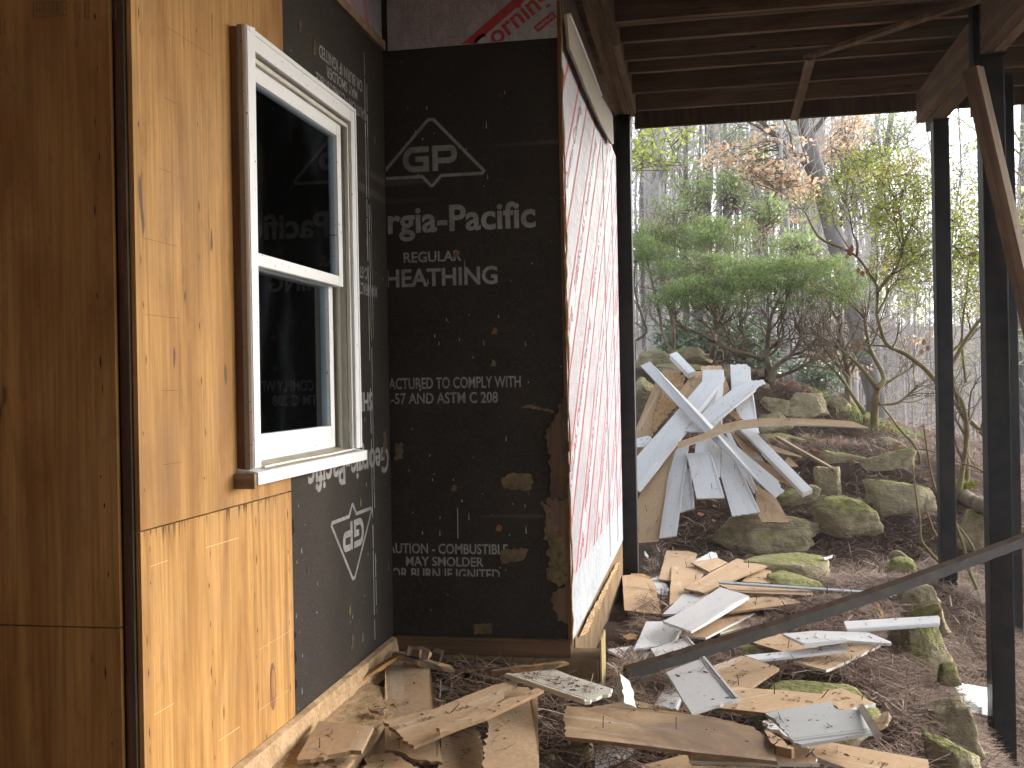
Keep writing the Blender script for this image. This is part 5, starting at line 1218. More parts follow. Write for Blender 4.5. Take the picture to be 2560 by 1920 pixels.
# ---------------------------------------------------------------- litter
def strips(pos, dirs, length, width, bend, up=.0, seg=2):
    n = len(pos); a = np.arctan2(dirs[:, 1], dirs[:, 0]); d = dirs; s = np.c_[-np.sin(a), np.cos(a), np.zeros(n)]
    V = np.zeros((n, (seg + 1) * 2, 3))
    for k in range(seg + 1):
        t = k / seg - .5; c = pos + d * (length * t)[:, None] + s * (bend * (t * t * 4 - .5))[:, None]; c[:, 2] += up * (1 - 4 * t * t)
        w = width * (1 if 0 < k < seg else .6)
        V[:, 2 * k] = c - s * w[:, None] / 2; V[:, 2 * k + 1] = c + s * w[:, None] / 2
    f = np.array([[2 * k, 2 * k + 1, 2 * k + 3, 2 * k + 2] for k in range(seg)])
    F = (np.arange(n)[:, None, None] * ((seg + 1) * 2) + f[None]).reshape(-1, 4)
    return V.reshape(-1, 3), F
def scatter(n, x0, x1, y0, y1, keepfn):
    x = RNG.uniform(x0, x1, n); y = y0 + (y1 - y0) * RNG.uniform(0, 1, n); m = keepfn(x, y); return x[m], y[m]
inyard = lambda x, y: ((x > -.39) | (y < 4.08)) & ((x > -1.05) | (y < 2)) & ~((x < -.39) & (y > 4.0))
xs, ys = [], []
for n, b in ((30000, (-1.05, 2.2, 2.6, 4.4)), (70000, (-.4, 2.8, 4.2, 8.0)), (30000, (-.5, 3.6, 8.0, 12.5)), (18000, (.7, 2.2, 3, 6.8)), (12000, (1.6, 3.6, 5.5, 9))):
    x, y = scatter(n, *b, inyard); xs.append(x); ys.append(y)
x, y = np.concatenate(xs), np.concatenate(ys)
ok = np.ones(len(x), bool)
for cx_, cy_, rx_, ry_, an_ in FLATS:
    u_ = (x - cx_) * math.cos(an_) + (y - cy_) * math.sin(an_); w_ = -(x - cx_) * math.sin(an_) + (y - cy_) * math.cos(an_)
    ok &= ~((np.abs(u_ / rx_) ** 3 + np.abs(w_ / ry_) ** 3 < .75) & (RNG.uniform(0, 1, len(x)) < .96))
x, y = x[ok], y[ok]; n = len(x)
z = H(x, y) + lumps(x, y) + RNG.uniform(.002, .05, n)
clump = np.sin(x * 5.3 + 1.3 * np.sin(y * 4)) * np.sin(y * 4.7 + np.sin(x * 6))
ang = RNG.uniform(0, math.pi, n) + clump * 1.2
el = RNG.normal(0, .24, n)
d = np.c_[np.cos(ang) * np.cos(el), np.sin(ang) * np.cos(el), np.sin(el)]
wide = np.where(RNG.uniform(0, 1, n) < .09, 1.9, 1.0); z = z + (wide > 1) * .018
v, f = strips(np.c_[x, y, z], d, RNG.uniform(.09, .23, n), wide * RNG.uniform(.0022, .0046, n), RNG.normal(0, .014, n), .006)
tag(np_mesh('pine_straw', v, f, STRAW), 'loose reddish pine needles covering the ground', 'pine straw', kind='stuff')
def leaf_quads(pos, size, aspect, nrm_up=.3, seed=0):
    n = len(pos); a = RNG.normal(size=(n, 3)); a[:, 2] *= nrm_up; a /= np.linalg.norm(a, axis=1)[:, None]
    b = RNG.normal(size=(n, 3)); b -= a * np.sum(a * b, axis=1)[:, None]; b /= np.linalg.norm(b, axis=1)[:, None]
    l = (size * RNG.uniform(.6, 1.25, n))[:, None]; w = l * aspect
    V = np.stack([pos - a * l * .5, pos + b * w * .5 - a * l * .05, pos + a * l * .5, pos - b * w * .5 - a * l * .05], 1)
    return V.reshape(-1, 3), np.arange(n * 4).reshape(-1, 4)
x, y = scatter(900, -.3, 4, 6.5, 13, inyard)
v, f = leaf_quads(np.c_[x, y, H(x, y) + .035], np.full(len(x), .07), .6, .15)
tag(np_mesh('fallen_leaf_litter', v, f, DEADLEAF), 'brown fallen leaves on the bank and under the trees', 'leaves', kind='stuff')
x, y = RNG.uniform(1.0, 2.6, 2600), RNG.uniform(10.9, 12.6, 2600); k = (np.hypot((x - 1.8) / .6, (y - 11.7) / .8) < RNG.uniform(.3, 1.1, 2600)); x, y = x[k], y[k]
d = RNG.normal(size=(len(x), 3)) * .5; d[:, 2] = 1; d /= np.linalg.norm(d, axis=1)[:, None]
v, f = strips(np.c_[x, y, H(x, y) + .03], d, RNG.uniform(.05, .13, len(x)), np.full(len(x), .008), RNG.normal(0, .01, len(x)))
tag(np_mesh('grass_tuft', v, f, GRASSM), 'patch of bright green grass on the middle bench', 'grass', kind='stuff')
# crumbs and splinters on the ledge, in the corner and on the boards
def chips(n, x0, x1, y0, y1, zf, smin, smax):
    mb = MB()
    for i in range(n):
        x, y = rnd.uniform(x0, x1), rnd.uniform(y0, y1); z = zf(x, y); s = rnd.uniform(smin, smax) * rnd.choice((.5, .7, 1)); a = rnd.uniform(0, 6.28); l = s * rnd.uniform(1, 2.8)
        ca, sa = math.cos(a), math.sin(a); pts = [(-l, -s * .5), (l * .7, -s * .6), (l, s * .3), (-l * .5, s * .6)]
        h = s * rnd.uniform(.2, .6)
        lo = [(x + u * ca - w * sa, y + u * sa + w * ca, z) for u, w in pts]; hi = [(x + (u * ca - w * sa) * .8, y + (u * sa + w * ca) * .8, z + h + rnd.uniform(0, h)) for u, w in pts]
        mb.add(lo + hi, [(4, 5, 6, 7), (0, 1, 5, 4), (1, 2, 6, 5), (2, 3, 7, 6), (3, 0, 4, 7)])
    return mb
mb = chips(420, -1.26, -1.09, 2.3, 3.65, lambda x, y: .177, .002, .007)
m2 = chips(520, -1.0, -.42, 3.5, 4.05, lambda x, y: h1(x, y) + rnd.uniform(0, .03), .003, .014); mb.add(m2.v, m2.f)
m3 = chips(260, -.45, .25, 3.4, 4.6, lambda x, y: -.01 + rnd.uniform(0, .02), .005, .018); mb.add(m3.v, m3.f)
for i in range(230):
    x, y = (rnd.uniform(-1.0, -.42), rnd.uniform(3.45, 4.06)) if i < 130 else (rnd.uniform(-.5, .9), rnd.uniform(3.4, 5.2))
    a = rnd.uniform(0, 6.28); l = rnd.uniform(.015, .07); w = rnd.uniform(.003, .009); z = h1(x, y) + rnd.uniform(0, .04)
    ca, sa = math.cos(a), math.sin(a); t = rnd.uniform(-.02, .02)
    P4 = [(x + u * ca - q * sa, y + u * sa + q * ca, z + (t if u > 0 else 0)) for u, q in ((-l, -w), (l, -w * .4), (l * .9, w * .5), (-l * .8, w))]
    mb.add(P4 + [(p[0], p[1], p[2] + w) for p in P4], [(4, 5, 6, 7), (0, 1, 5, 4), (1, 2, 6, 5), (2, 3, 7, 6), (3, 0, 4, 7)])
tag(mb.obj('wood_chip_debris', CHIPM), 'crumbs and splinters strewn in the wall corner and on the sawdust ledge', 'debris', kind='stuff')
mb = MB(); on_pos, on_dir = [], []
bpy.context.view_layer.update()
for o in list(bpy.data.objects):
    if o.get('category') == 'board' and o.get('group', '').startswith('siding boards scattered') or o.get('category') == 'board':
        near_ = o.matrix_world.translation.y < 4.9
        me = o.data; xs_ = [v.co.x for v in me.vertices]; ys_ = [v.co.y for v in me.vertices]
        dirty = 36 if 'crumb' in o['label'] else 5 if near_ else 3
        for i in range(dirty * (2 if near_ else 1)):
            x, y = rnd.uniform(min(xs_), max(xs_)) * .8, rnd.uniform(min(ys_), max(ys_)) * .6
            poly = [tuple(me.vertices[k].co[:2]) for k in me.polygons[0].vertices]
            c_ = False; j = len(poly) - 1
            for k in range(len(poly)):
                if (poly[k][1] > y) != (poly[j][1] > y) and x < (poly[j][0] - poly[k][0]) * (y - poly[k][1]) / (poly[j][1] - poly[k][1]) + poly[k][0]: c_ = not c_
                j = k
            if not c_: continue
            if rnd.random() < .55:
                on_pos.append(tuple(o.matrix_world @ Vector((x, y, .006)))); q_ = o.matrix_world.to_3x3() @ Vector((rnd.uniform(-1, 1), rnd.uniform(-1, 1), 0)); on_dir.append(tuple(q_.normalized()))
            s = rnd.uniform(.0015, .0055); l = s * rnd.uniform(1, 2.6); a = rnd.uniform(0, 6.28); ca, sa = math.cos(a), math.sin(a)
            pts = [(-l, -s * .5), (l * .7, -s * .6), (l, s * .3), (-l * .5, s * .6)]
            V = [o.matrix_world @ Vector((x + u * ca - w * sa, y + u * sa + w * ca, 0.0005)) for u, w in pts] + [o.matrix_world @ Vector((x + (u * ca - w * sa) * .7, y + (u * sa + w * ca) * .7, s * rnd.uniform(.3, .9))) for u, w in pts]
            mb.add(V, [(4, 5, 6, 7), (0, 1, 5, 4), (1, 2, 6, 5), (2, 3, 7, 6), (3, 0, 4, 7)])
tag(mb.obj('board_crumbs', CHIPM), 'dark crumbs lying on the broken boards', 'debris', kind='stuff')
n_ = len(on_pos); v, f = strips(np.array(on_pos), np.array(on_dir), RNG.uniform(.04, .12, n_), RNG.uniform(.002, .0035, n_), RNG.normal(0, .012, n_))
tag(np_mesh('blown_needles', v, f, STRAW), 'loose pine needles lying on top of the boards', 'pine straw', kind='stuff')
HAZE = 0.0010

# ---------------------------------------------------------------- vegetation
def unit(a): return a / (np.linalg.norm(a, axis=-1, keepdims=True) + 1e-9)
def prisms(P, R, k=3):
    n, m, _ = P.shape; d = unit(P[:, -1] - P[:, 0])
    a = unit(np.cross(d, RNG.normal(size=(n, 3)))); b = np.cross(d, a)
    th = np.arange(k) * 2 * math.pi / k
    ring = a[:, None, :] * np.cos(th)[None, :, None] + b[:, None, :] * np.sin(th)[None, :, None]
    V = P[:, :, None, :] + R[:, :, None, None] * ring[:, None]
    i = np.arange(n)[:, None, None] * (m * k) + np.arange(m - 1)[None, :, None] * k; j = np.arange(k)[None, None]; j2 = (j + 1) % k
    F = np.stack([i + j, i + j2, i + k + j2, i + k + j], -1).reshape(-1, 4)
    return V.reshape(-1, 3), F
def sprout(P, R, per, t0, t1, ln, ang, up, seg=3, rr=.55, wander=.12, rmin=.0012):
    n, m, _ = P.shape; par = np.repeat(np.arange(n), per); N_ = len(par)
    t = RNG.uniform(t0, t1, N_) * (m - 1); i = np.minimum(t.astype(int), m - 2); f = (t - i)[:, None]
    p = P[par, i] * (1 - f) + P[par, i + 1] * f; d = unit(P[par, i + 1] - P[par, i])
    q = unit(np.cross(d, RNG.normal(size=(N_, 3)))); a = ang * RNG.uniform(.6, 1.3, N_)[:, None]
    d = unit(d * np.cos(a) + q * np.sin(a) + np.array([0, 0, up]))
    L = ln * RNG.uniform(.5, 1.3, N_)
    C = np.zeros((N_, seg + 1, 3)); C[:, 0] = p
    for s in range(seg):
        d = unit(d + RNG.normal(0, wander, (N_, 3))); C[:, s + 1] = C[:, s] + d * (L / seg)[:, None]
    r0 = np.maximum((R[par, i] * (1 - f[:, 0]) + R[par, i + 1] * f[:, 0]) * rr, rmin)
    RR = r0[:, None] * np.linspace(1, .35, seg + 1)[None]
    return C, np.maximum(RR, rmin * .7)
class NP:
    def __init__(s): s.v = []; s.f = []; s.n = 0
    def add(s, v, f): s.v.append(v); s.f.append(np.asarray(f) + s.n); s.n += len(v)
    def obj(s, name, mat, parent=None, smooth=True):
        o = np_mesh(name, np.concatenate(s.v), np.concatenate(s.f), mat, None, smooth)
        if parent is not None: keep(o, parent)
        return o
def path_arr(fr, pts, D, r0, r1, wig=.05):
    if np.isscalar(D): D = [D] * len(pts)
    k = np.array([at(fr, p, d + RNG.normal(0, wig)) for p, d in zip(pts, D)])
    # resample smoothly
    t = np.linspace(0, len(k) - 1, (len(k) - 1) * 3 + 1); i = np.minimum(t.astype(int), len(k) - 2); f = (t - i)[:, None]
    p0, p1, p2, p3 = k[np.maximum(i - 1, 0)], k[i], k[i + 1], k[np.minimum(i + 2, len(k) - 1)]
    q = .5 * (2 * p1 + (p2 - p0) * f + (2 * p0 - 5 * p1 + 4 * p2 - p3) * f ** 2 + (3 * p1 - p0 - 3 * p2 + p3) * f ** 3)
    return q[None], np.linspace(r0, r1, len(q))[None]
def tubes(np_, P, R, k=6):
    mb = MB()
    for a, r in zip(P, R): mb.tube(a, list(r), k)
    v = np.array(mb.v); f4 = np.array([x for x in mb.f if len(x) == 4]); np_.add(v, f4)
def ell(fr, e, D, dr, n, shell=False):
    cx, cy, rx, ry = e; s = FR[fr][2]; c = at(fr, (cx, cy), D); rx, ry = rx / s / FPX * D, ry / s / FPX * D
    u = unit(RNG.normal(size=(n, 3))) * (RNG.uniform(0, 1, (n, 1)) ** (1 / 3 if not shell else .12))
    return c + u[:, :1] * rx * cR + u[:, 1:2] * dr * cF + u[:, 2:3] * ry * cZ
def needles(centers, per, rad, length, width):
    n = len(centers) * per; c = np.repeat(centers, per, 0); r = np.repeat(RNG.uniform(.6, 1.3, len(centers)) * rad, per)
    u = unit(RNG.normal(size=(n, 3)) + np.array([0, 0, .45])); pos = c + u * (r * RNG.uniform(.45, 1, n))[:, None] * np.array([1.25, 1.25, .62])
    d = unit(u + RNG.normal(0, .75, (n, 3)) + np.array([0, 0, .2]))
    s = unit(np.cross(d, RNG.normal(size=(n, 3)))); L = (length * RNG.uniform(.6, 1.4, n))[:, None]; w = (width * RNG.uniform(.7, 1.3, n))[:, None]
    V = np.stack([pos - s * w / 2, pos + s * w / 2, pos + d * L + s * w * .15, pos + d * L - s * w * .15], 1)
    return V.reshape(-1, 3), np.arange(n * 4).reshape(-1, 4)

# spreading junipers on the upper terrace
def juniper(label, base, D, trunks, clusters, dens=1.0, dr=.55):
    b = at(*base); root = empty('juniper_bush', b, label, 'bush')
    T = NP(); allP = []
    for it, (pts, r0, r1) in enumerate(trunks):
        P, R = path_arr('K', pts, D, r0, r1, .07)
        if it == 0 or pts[0][1] > 1230 and it < 3: P = np.concatenate([P[:, :1] - [0, 0, .5], P], 1); R = np.concatenate([R[:, :1] * 1.15, R], 1)
        tubes(T, P, R, 6); allP.append((P, R))
    C = []; F = NP(); W = NP()
    for e, dd, k in clusters:
        n = int(e[2] * e[3] / 1000 * dens * k); c = ell('K', e, D + dd, dr, n); C.append(c)
        v, f = needles(c, 84, .12, .026, .0105); F.add(v, f)
        # dark twigs under and through each cloud
        q = ell('K', e, D + dd, dr, int(n * .8)); P = np.stack([q, q + RNG.normal(0, .05, q.shape) + [0, 0, .06], q + RNG.normal(0, .09, q.shape) + [0, 0, .13]], 1)
        v, f = prisms(P, np.tile([.003, .0025, .0015], (len(q), 1))); W.add(v, f)
    C = np.concatenate(C)
    for P, R in allP:
        A1, B1 = sprout(P, R, 10, .3, 1, .55, .6, .25, 4, .6, .25, .003); A2, B2 = sprout(A1, B1, 5, .3, 1, .4, .6, .15, 3, .7, .25, .0022)
        A3, B3 = sprout(A2, B2, 4, .3, 1, .25, .7, .15, 3, .7, .3, .0015)
        for a, bb in ((A1, B1), (A2, B2), (A3[::2], B3[::2])): v, f = prisms(a, bb); W.add(v, f)
    T.obj('trunk', TWIG, root); W.obj('twig', TWIG, root)['kind'] = 'stuff'; o = F.obj('foliage', JUNIPER, root, False); o['kind'] = 'stuff'
    return root
juniper('tall juniper at the back left, its crown the highest of the green clouds', ('K', (430, 1310), 12.2), 12.2,
        [([(440, 1320), (445, 1150), (430, 1000), (380, 800), (330, 500), (300, 300)], .035, .012), ([(420, 1310), (340, 1150), (310, 950), (250, 700), (180, 400)], .025, .01), ([(60, 1240), (180, 1150), (140, 1000), (60, 700), (80, 400)], .02, .01)],
        [((150, 190, 190, 110), 0, 1), ((380, 210, 260, 105), .2, 1), ((110, 330, 170, 110), -.2, 1), ((320, 420, 260, 100), -.2, 1), ((680, 120, 300, 95), .3, 1), ((950, 130, 260, 95), .3, .8), ((650, 270, 350, 110), .1, 1), ((1000, 260, 330, 110), .2, .8), ((1340, 270, 230, 110), .4, .55), ((100, 500, 130, 90), 0, .6)])
juniper('juniper with a dark upright trunk in the middle of the terrace', ('K', (830, 1455), 11.7), 11.7,
        [([(830, 1460), (840, 1300), (855, 1100), (860, 900), (800, 700), (760, 500)], .042, .014), ([(850, 1440), (960, 1420), (1010, 1330)], .02, .01), ([(855, 1150), (950, 950), (1050, 700), (1100, 520)], .022, .01)],
        [((480, 560, 260, 85), 0, 1), ((800, 460, 300, 85), 0, 1), ((680, 640, 330, 70), -.1, .8), ((1050, 560, 300, 80), 0, .9)])
juniper('front juniper with wide spreading bare branches right of the board pile', ('K', (1420, 1625), 11.2), 11.2,
        [([(1420, 1625), (1415, 1540), (1370, 1430), (1378, 1300), (1385, 1150), (1420, 980), (1500, 800)], .05, .012), ([(1370, 1430), (1230, 1380), (1080, 1340), (950, 1290), (850, 1240), (680, 1150), (500, 1080), (460, 950)], .03, .01),
         ([(1430, 1525), (1500, 1450), (1600, 1380), (1700, 1230), (1690, 1120), (1640, 1000)], .032, .01), ([(1425, 1595), (1560, 1560), (1700, 1500), (1800, 1440), (1900, 1400), (1980, 1280)], .026, .008),
         ([(1080, 1340), (1150, 1200), (1100, 1100), (1150, 1000)], .016, .007), ([(1600, 1380), (1740, 1330), (1850, 1220), (1900, 1100)], .018, .007), ([(1400, 1380), (1490, 1270), (1480, 1100), (1560, 950)], .018, .007), ([(850, 1240), (820, 1120), (700, 1020)], .014, .006), ([(1080, 1340), (1000, 1230), (960, 1120), (900, 1020)], .015, .006)],
        [((1230, 510, 360, 95), -.1, 1), ((690, 740, 420, 95), -.2, 1), ((1120, 660, 420, 105), -.2, 1), ((450, 850, 250, 85), -.2, .8), ((1480, 500, 300, 85), 0, .9), ((950, 850, 380, 80), -.2, .8), ((1450, 680, 300, 110), -.1, .7)])
juniper('juniper at the right with thin see-through foliage', ('M', (735, 1640), 11.0), 11.0,
        [([(2160, 1900), (2170, 1700), (2185, 1590), (2150, 1450), (2120, 1250), (2080, 1050), (1990, 900)], .04, .012), ([(2175, 1600), (2050, 1450), (1900, 1250), (1800, 1100)], .022, .008)],
        [((1700, 540, 260, 105), 0, .8), ((2000, 520, 260, 95), 0, .9), ((2160, 660, 230, 120), 0, .75), ((1820, 720, 300, 105), 0, .6), ((2050, 860, 280, 120), 0, .4), ((2300, 800, 200, 160), 0, .3), ((1700, 880, 260, 90), 0, .3)], .9)

# shrubs with crooked stems
def shrub(name, label, cat, base, stems, leaf=None, clusters=(), tw=(8, 4), stem_mat=OLIVE, lsize=.045, asp=.34, buds=0, twig_mat=TWIG):
    root = empty(name, at(*base), label, cat); T, W = NP(), NP()
    for it, (fr, pts, D, r0, r1) in enumerate(stems):
        P, R = path_arr(fr, pts, D, r0, r1, .04)
        if it == 0: P = np.concatenate([P[:, :1] - [0, 0, .6], P], 1); R = np.concatenate([R[:, :1], R], 1)
        tubes(T, P, R, 6)
        A1, B1 = sprout(P, R, tw[0], .35, 1, .5, .7, .2, 4, .55, .2, .0025); A2, B2 = sprout(A1, B1, tw[1], .3, 1, .28, .7, .15, 3, .7, .25, .0018)
        for a, b in ((A1, B1), (A2, B2)): v, f = prisms(a, b); W.add(v, f)
    T.obj('stem', stem_mat, root)
    L = NP(); Bd = NP()
    for fr, e, D, n in clusters:
        c = ell(fr, e, D, .5, max(3, n // 9)); P = np.stack([c, c + RNG.normal(0, .06, c.shape) + [0, 0, .05], c + RNG.normal(0, .11, c.shape) + [0, 0, .1]], 1)
        v, f = prisms(P, np.tile([.003, .0025, .0015], (len(c), 1))); W.add(v, f)
        pos = np.repeat(c, 9, 0) + RNG.normal(0, .055, (len(c) * 9, 3)); v, f = leaf_quads(pos, np.full(len(pos), lsize), asp, .6); L.add(v, f)
        if buds: q = c[RNG.uniform(0, 1, len(c)) < buds]; q = q if len(q) else c[:1]; v, f = leaf_quads(np.repeat(q, 3, 0) + RNG.normal(0, .012, (len(q) * 3, 3)), np.full(len(q) * 3, .035), .5, .6); Bd.add(v, f)
    W.obj('twig', twig_mat, root)['kind'] = 'stuff'
    if leaf and L.n: L.obj('foliage', leaf, root, False)['kind'] = 'stuff'
    if buds: Bd.obj('bud', PINKBUD, root, False)['kind'] = 'stuff'
    return root
shrub('flowering_shrub', 'yellow-green leafy shrub with a crooked olive stem and pink buds, beside the middle post', 'shrub', ('J', (1690, 905), 8.9),
      [('M', [(1640, 1720), (1560, 1560), (1420, 1400), (1320, 1290), (1220, 1180), (1100, 1085), (990, 1020), (870, 965), (820, 880), (785, 760), (758, 650), (765, 500), (770, 420), (740, 330), (680, 250), (570, 95), (430, 10), (300, -40)], 9.0, .024, .009),
       ('M', [(770, 430), (850, 320), (930, 230), (990, 100), (1015, -10)], 9.0, .018, .011), ('L', [(1020, 1350), (1000, 1150), (960, 950), (900, 830), (870, 700)], 9.0, .011, .005), ('L', [(1010, 1370), (1090, 1190), (1150, 1060)], 9.0, .011, .006),
       ('L', [(350, 1360), (180, 1270), (60, 1050), (0, 950)], 9.0, .012, .004), ('L', [(560, 1460), (565, 1330), (520, 1230), (480, 1000), (420, 870)], 9.0, .011, .004),
       ('M', [(770, 640), (850, 490), (880, 400), (980, 300)], 9.0, .012, .006), ('M', [(860, 970), (700, 960), (500, 950)], 9.0, .009, .004)],
      YELLOWGREEN, [('L', (560, 520, 170, 110), 9, 330), ('L', (900, 520, 330, 130), 9.1, 800), ('L', (430, 760, 120, 160), 9, 260), ('L', (950, 820, 330, 170), 9.1, 1100), ('L', (380, 1020, 110, 90), 8.9, 200), ('L', (950, 1080, 330, 170), 9.1, 1100), ('L', (1030, 1380, 260, 190), 9.1, 900), ('M', (1080, 300, 240, 160), 9.2, 520), ('M', (950, 140, 260, 130), 9.1, 420), ('L', (70, 950, 90, 110), 9, 130), ('M', (1150, 520, 180, 90), 9.2, 180)], (5, 3), buds=.08)
shrub('leafy_shrub', 'yellow-green shrub seen between the middle post and the thick nearest post', 'shrub', ('J', (1700, 905), 8.6),
      [('J', [(1690, 905), (1730, 620), (1770, 330), (1740, 100), (1680, 0)], 8.6, .026, .012), ('J', [(1980, 420), (1920, 350), (1800, 230), (1680, 100)], 8.7, .028, .015), ('J', [(1750, 330), (1690, 230), (1660, 190)], 8.6, .014, .007),
       ('M', [(1620, 1660), (1560, 1500), (1520, 1350), (1490, 1180), (1560, 1040), (1640, 900), (1800, 680), (1900, 560)], 8.7, .026, .012), ('J', [(1980, 690), (1920, 640), (1840, 590), (1680, 540)], 8.5, .014, .005),
       ('M', [(1640, 1330), (1600, 1000), (1610, 700), (1650, 400), (1680, 100)], 8.9, .012, .005)],
      YELLOWGREEN, [('L', (1620, 900, 140, 150), 8.9, 330), ('L', (1630, 1180, 150, 160), 8.9, 450), ('L', (1620, 1480, 150, 190), 8.9, 520), ('M', (1640, 150, 150, 200), 8.9, 520), ('M', (1650, 480, 150, 200), 8.9, 420), ('L', (1540, 620, 90, 60), 8.9, 70), ('M', (2200, 300, 90, 400), 9.2, 600), ('L', (2200, 1200, 80, 250), 9.2, 380), ('M', (1600, 1100, 100, 100), 8.9, 80), ('M', (2200, 900, 60, 200), 9.2, 160)], (5, 3), buds=.12)
shrub('bare_shrub', 'bare many stemmed shrub with a reddish trunk behind the last upper wall stone', 'shrub', ('M', (740, 1650), 10.6),
      [('M', [(735, 1660), (745, 1500), (760, 1400), (720, 1330), (600, 1180), (430, 1020), (300, 930), (180, 860)], 10.6, .045, .007), ('M', [(765, 1390), (830, 1290), (760, 1130), (690, 990), (655, 800), (640, 700), (560, 600), (470, 510)], 10.6, .03, .007),
       ('M', [(770, 1400), (920, 1290), (1060, 1210), (1130, 1140)], 10.6, .016, .006), ('M', [(780, 1545), (960, 1530), (1100, 1420), (1160, 1350)], 10.4, .018, .007), ('M', [(640, 1640), (520, 1460), (420, 1300), (280, 1150), (170, 1040), (140, 920)], 10.6, .022, .006), ('M', [(420, 1300), (400, 1180), (430, 1060)], 10.6, .01, .005)],
      None, [], (12, 5))
def sapling(label, stems, mat=OLIVE, D=7.3):
    b = at('J', stems[0][0], D); root = empty('sapling', b, label, 'sapling'); T = NP()
    for i, pts in enumerate(stems): P, R = path_arr('J', pts, D, .013 if i == 0 else .009, .005, .02); P = np.concatenate([P[:, :1] - [0, 0, .4 if i == 0 else .01], P], 1); R = np.concatenate([R[:, :1], R], 1); tubes(T, P, R, 6)
    T.obj('stem', mat, root); return root
sapling('thin bare sapling leaning left in front of the largest boulder', [[(1560, 1335), (1440, 1200), (1405, 1130), (1400, 1000), (1370, 800), (1345, 570)]], OLIVE, 7.2)
sapling('short bare sapling between the largest boulder and the middle post', [[(1690, 1310), (1530, 1120), (1470, 980), (1440, 880)]], OLIVE, 7.1)
sapling('forked bare sapling crossing in front of the middle post', [[(1865, 1575), (1790, 1400), (1740, 1200), (1650, 960), (1540, 800), (1490, 640), (1455, 440), (1430, 250)], [(1790, 1400), (1690, 1300), (1560, 1130)], [(1820, 1225), (1760, 1120), (1680, 1020)]], OLIVE, 6.9)
sapling('green stemmed sapling arching over the grey rock', [[(1400, 500), (1340, 390), (1250, 300), (1170, 190), (1100, 100), (1060, 20)], [(1520, 468), (1400, 445), (1290, 490), (1200, 500), (1010, 410)]], OLIVE, 9.2)
# broadleaf evergreens under the junipers
def thicket(label, clusters, mat, size, asp, base, cat='shrub', name='evergreen_shrub'):
    root = empty(name, at(*base), label, cat); L, W = NP(), NP()
    for fr, e, D, n in clusters:
        c = ell(fr, e, D, .6, max(3, n // 7)); pos = np.repeat(c, 7, 0) + RNG.normal(0, size * .8, (len(c) * 7, 3)); v, f = leaf_quads(pos, np.full(len(pos), size), asp, .7); L.add(v, f)
        b = at(fr, (e[0], e[1] + e[3] * 1.5), D); P = np.stack([np.tile(b, (len(c), 1)) + RNG.normal(0, .15, c.shape), (c + b) / 2 + RNG.normal(0, .1, c.shape), c], 1); v, f = prisms(P, np.tile([.006, .004, .002], (len(c), 1))); W.add(v, f)
    W.obj('stem', TWIG, root)['kind'] = 'stuff'; L.obj('foliage', mat, root, False)['kind'] = 'stuff'; return root
thicket('dark broadleaf evergreen filling the gap under the left junipers', [('K', (600, 1190, 280, 170), 13.5, 900), ('K', (480, 1300, 160, 80), 13.2, 300), ('K', (900, 1150, 200, 200), 13.6, 500)], RHODO, .10, .3, ('K', (600, 1400), 13.5))
thicket('dark broadleaf evergreen behind the front juniper trunk', [('K', (1180, 1180, 230, 200), 13.6, 800), ('K', (1280, 1300, 140, 120), 13.3, 350), ('K', (1330, 1480, 200, 100), 13, 300)], RHODO, .10, .3, ('K', (1250, 1560), 13.4))
thicket('low dark evergreen beyond the right end of the upper wall', [('M', (120, 1250, 190, 140), 14, 500), ('M', (270, 1300, 110, 90), 13.8, 200), ('M', (540, 1010, 80, 70), 14, 120)], RHODO, .10, .3, ('M', (150, 1450), 14))
thicket('hazy pale green shrub standing behind the tall juniper', [('N', (760, 920, 160, 200), 15.5, 420), ('N', (1120, 880, 200, 190), 15.5, 520), ('N', (1350, 560, 250, 140), 16, 320), ('N', (480, 1130, 260, 140), 15, 300)], PALEGREEN, .09, .35, ('N', (900, 1350), 15.5))
thicket('bright pale green shrub behind the right junipers', [('N', (1500, 1150, 220, 110), 14, 420), ('N', (1700, 830, 200, 150), 15.5, 320), ('N', (1880, 1480, 170, 90), 13.5, 320), ('L', (60, 1400, 110, 110), 13.5, 220)], PALEGREEN, .09, .4, ('N', (1600, 1400), 14))
thicket('branch end with dark green leaves hanging at the upper left, beside the left post', [('N', (110, 470, 110, 90), 11.5, 130), ('N', (340, 520, 90, 60), 11.5, 90), ('N', (560, 300, 190, 90), 11.8, 110), ('N', (230, 320, 190, 60), 11.7, 90), ('N', (130, 620, 100, 60), 11.5, 60)], YELLOWGREEN, .075, .4, ('N', (30, 700), 11.6), 'tree', 'holly_tree')

thicket('tall airy pale green understory left of the leaning trunk', [('N', (650, 700, 260, 200), 17, 260), ('N', (1050, 330, 300, 160), 18, 260), ('N', (420, 430, 260, 240), 18, 220), ('N', (1350, 850, 260, 170), 17, 340), ('N', (1700, 300, 200, 160), 18, 160)], PALEGREEN, .085, .35, ('N', (1000, 1400), 17))
thicket('tall airy pale green understory right of the leaning trunk', [('L', (700, 250, 300, 180), 18, 300), ('L', (1000, 170, 260, 130), 18, 240), ('L', (520, 650, 200, 250), 17, 260), ('L', (1600, 300, 200, 250), 18, 180), ('L', (2180, 500, 120, 400), 18, 240)], PALEGREEN, .085, .35, ('L', (800, 1600), 17))
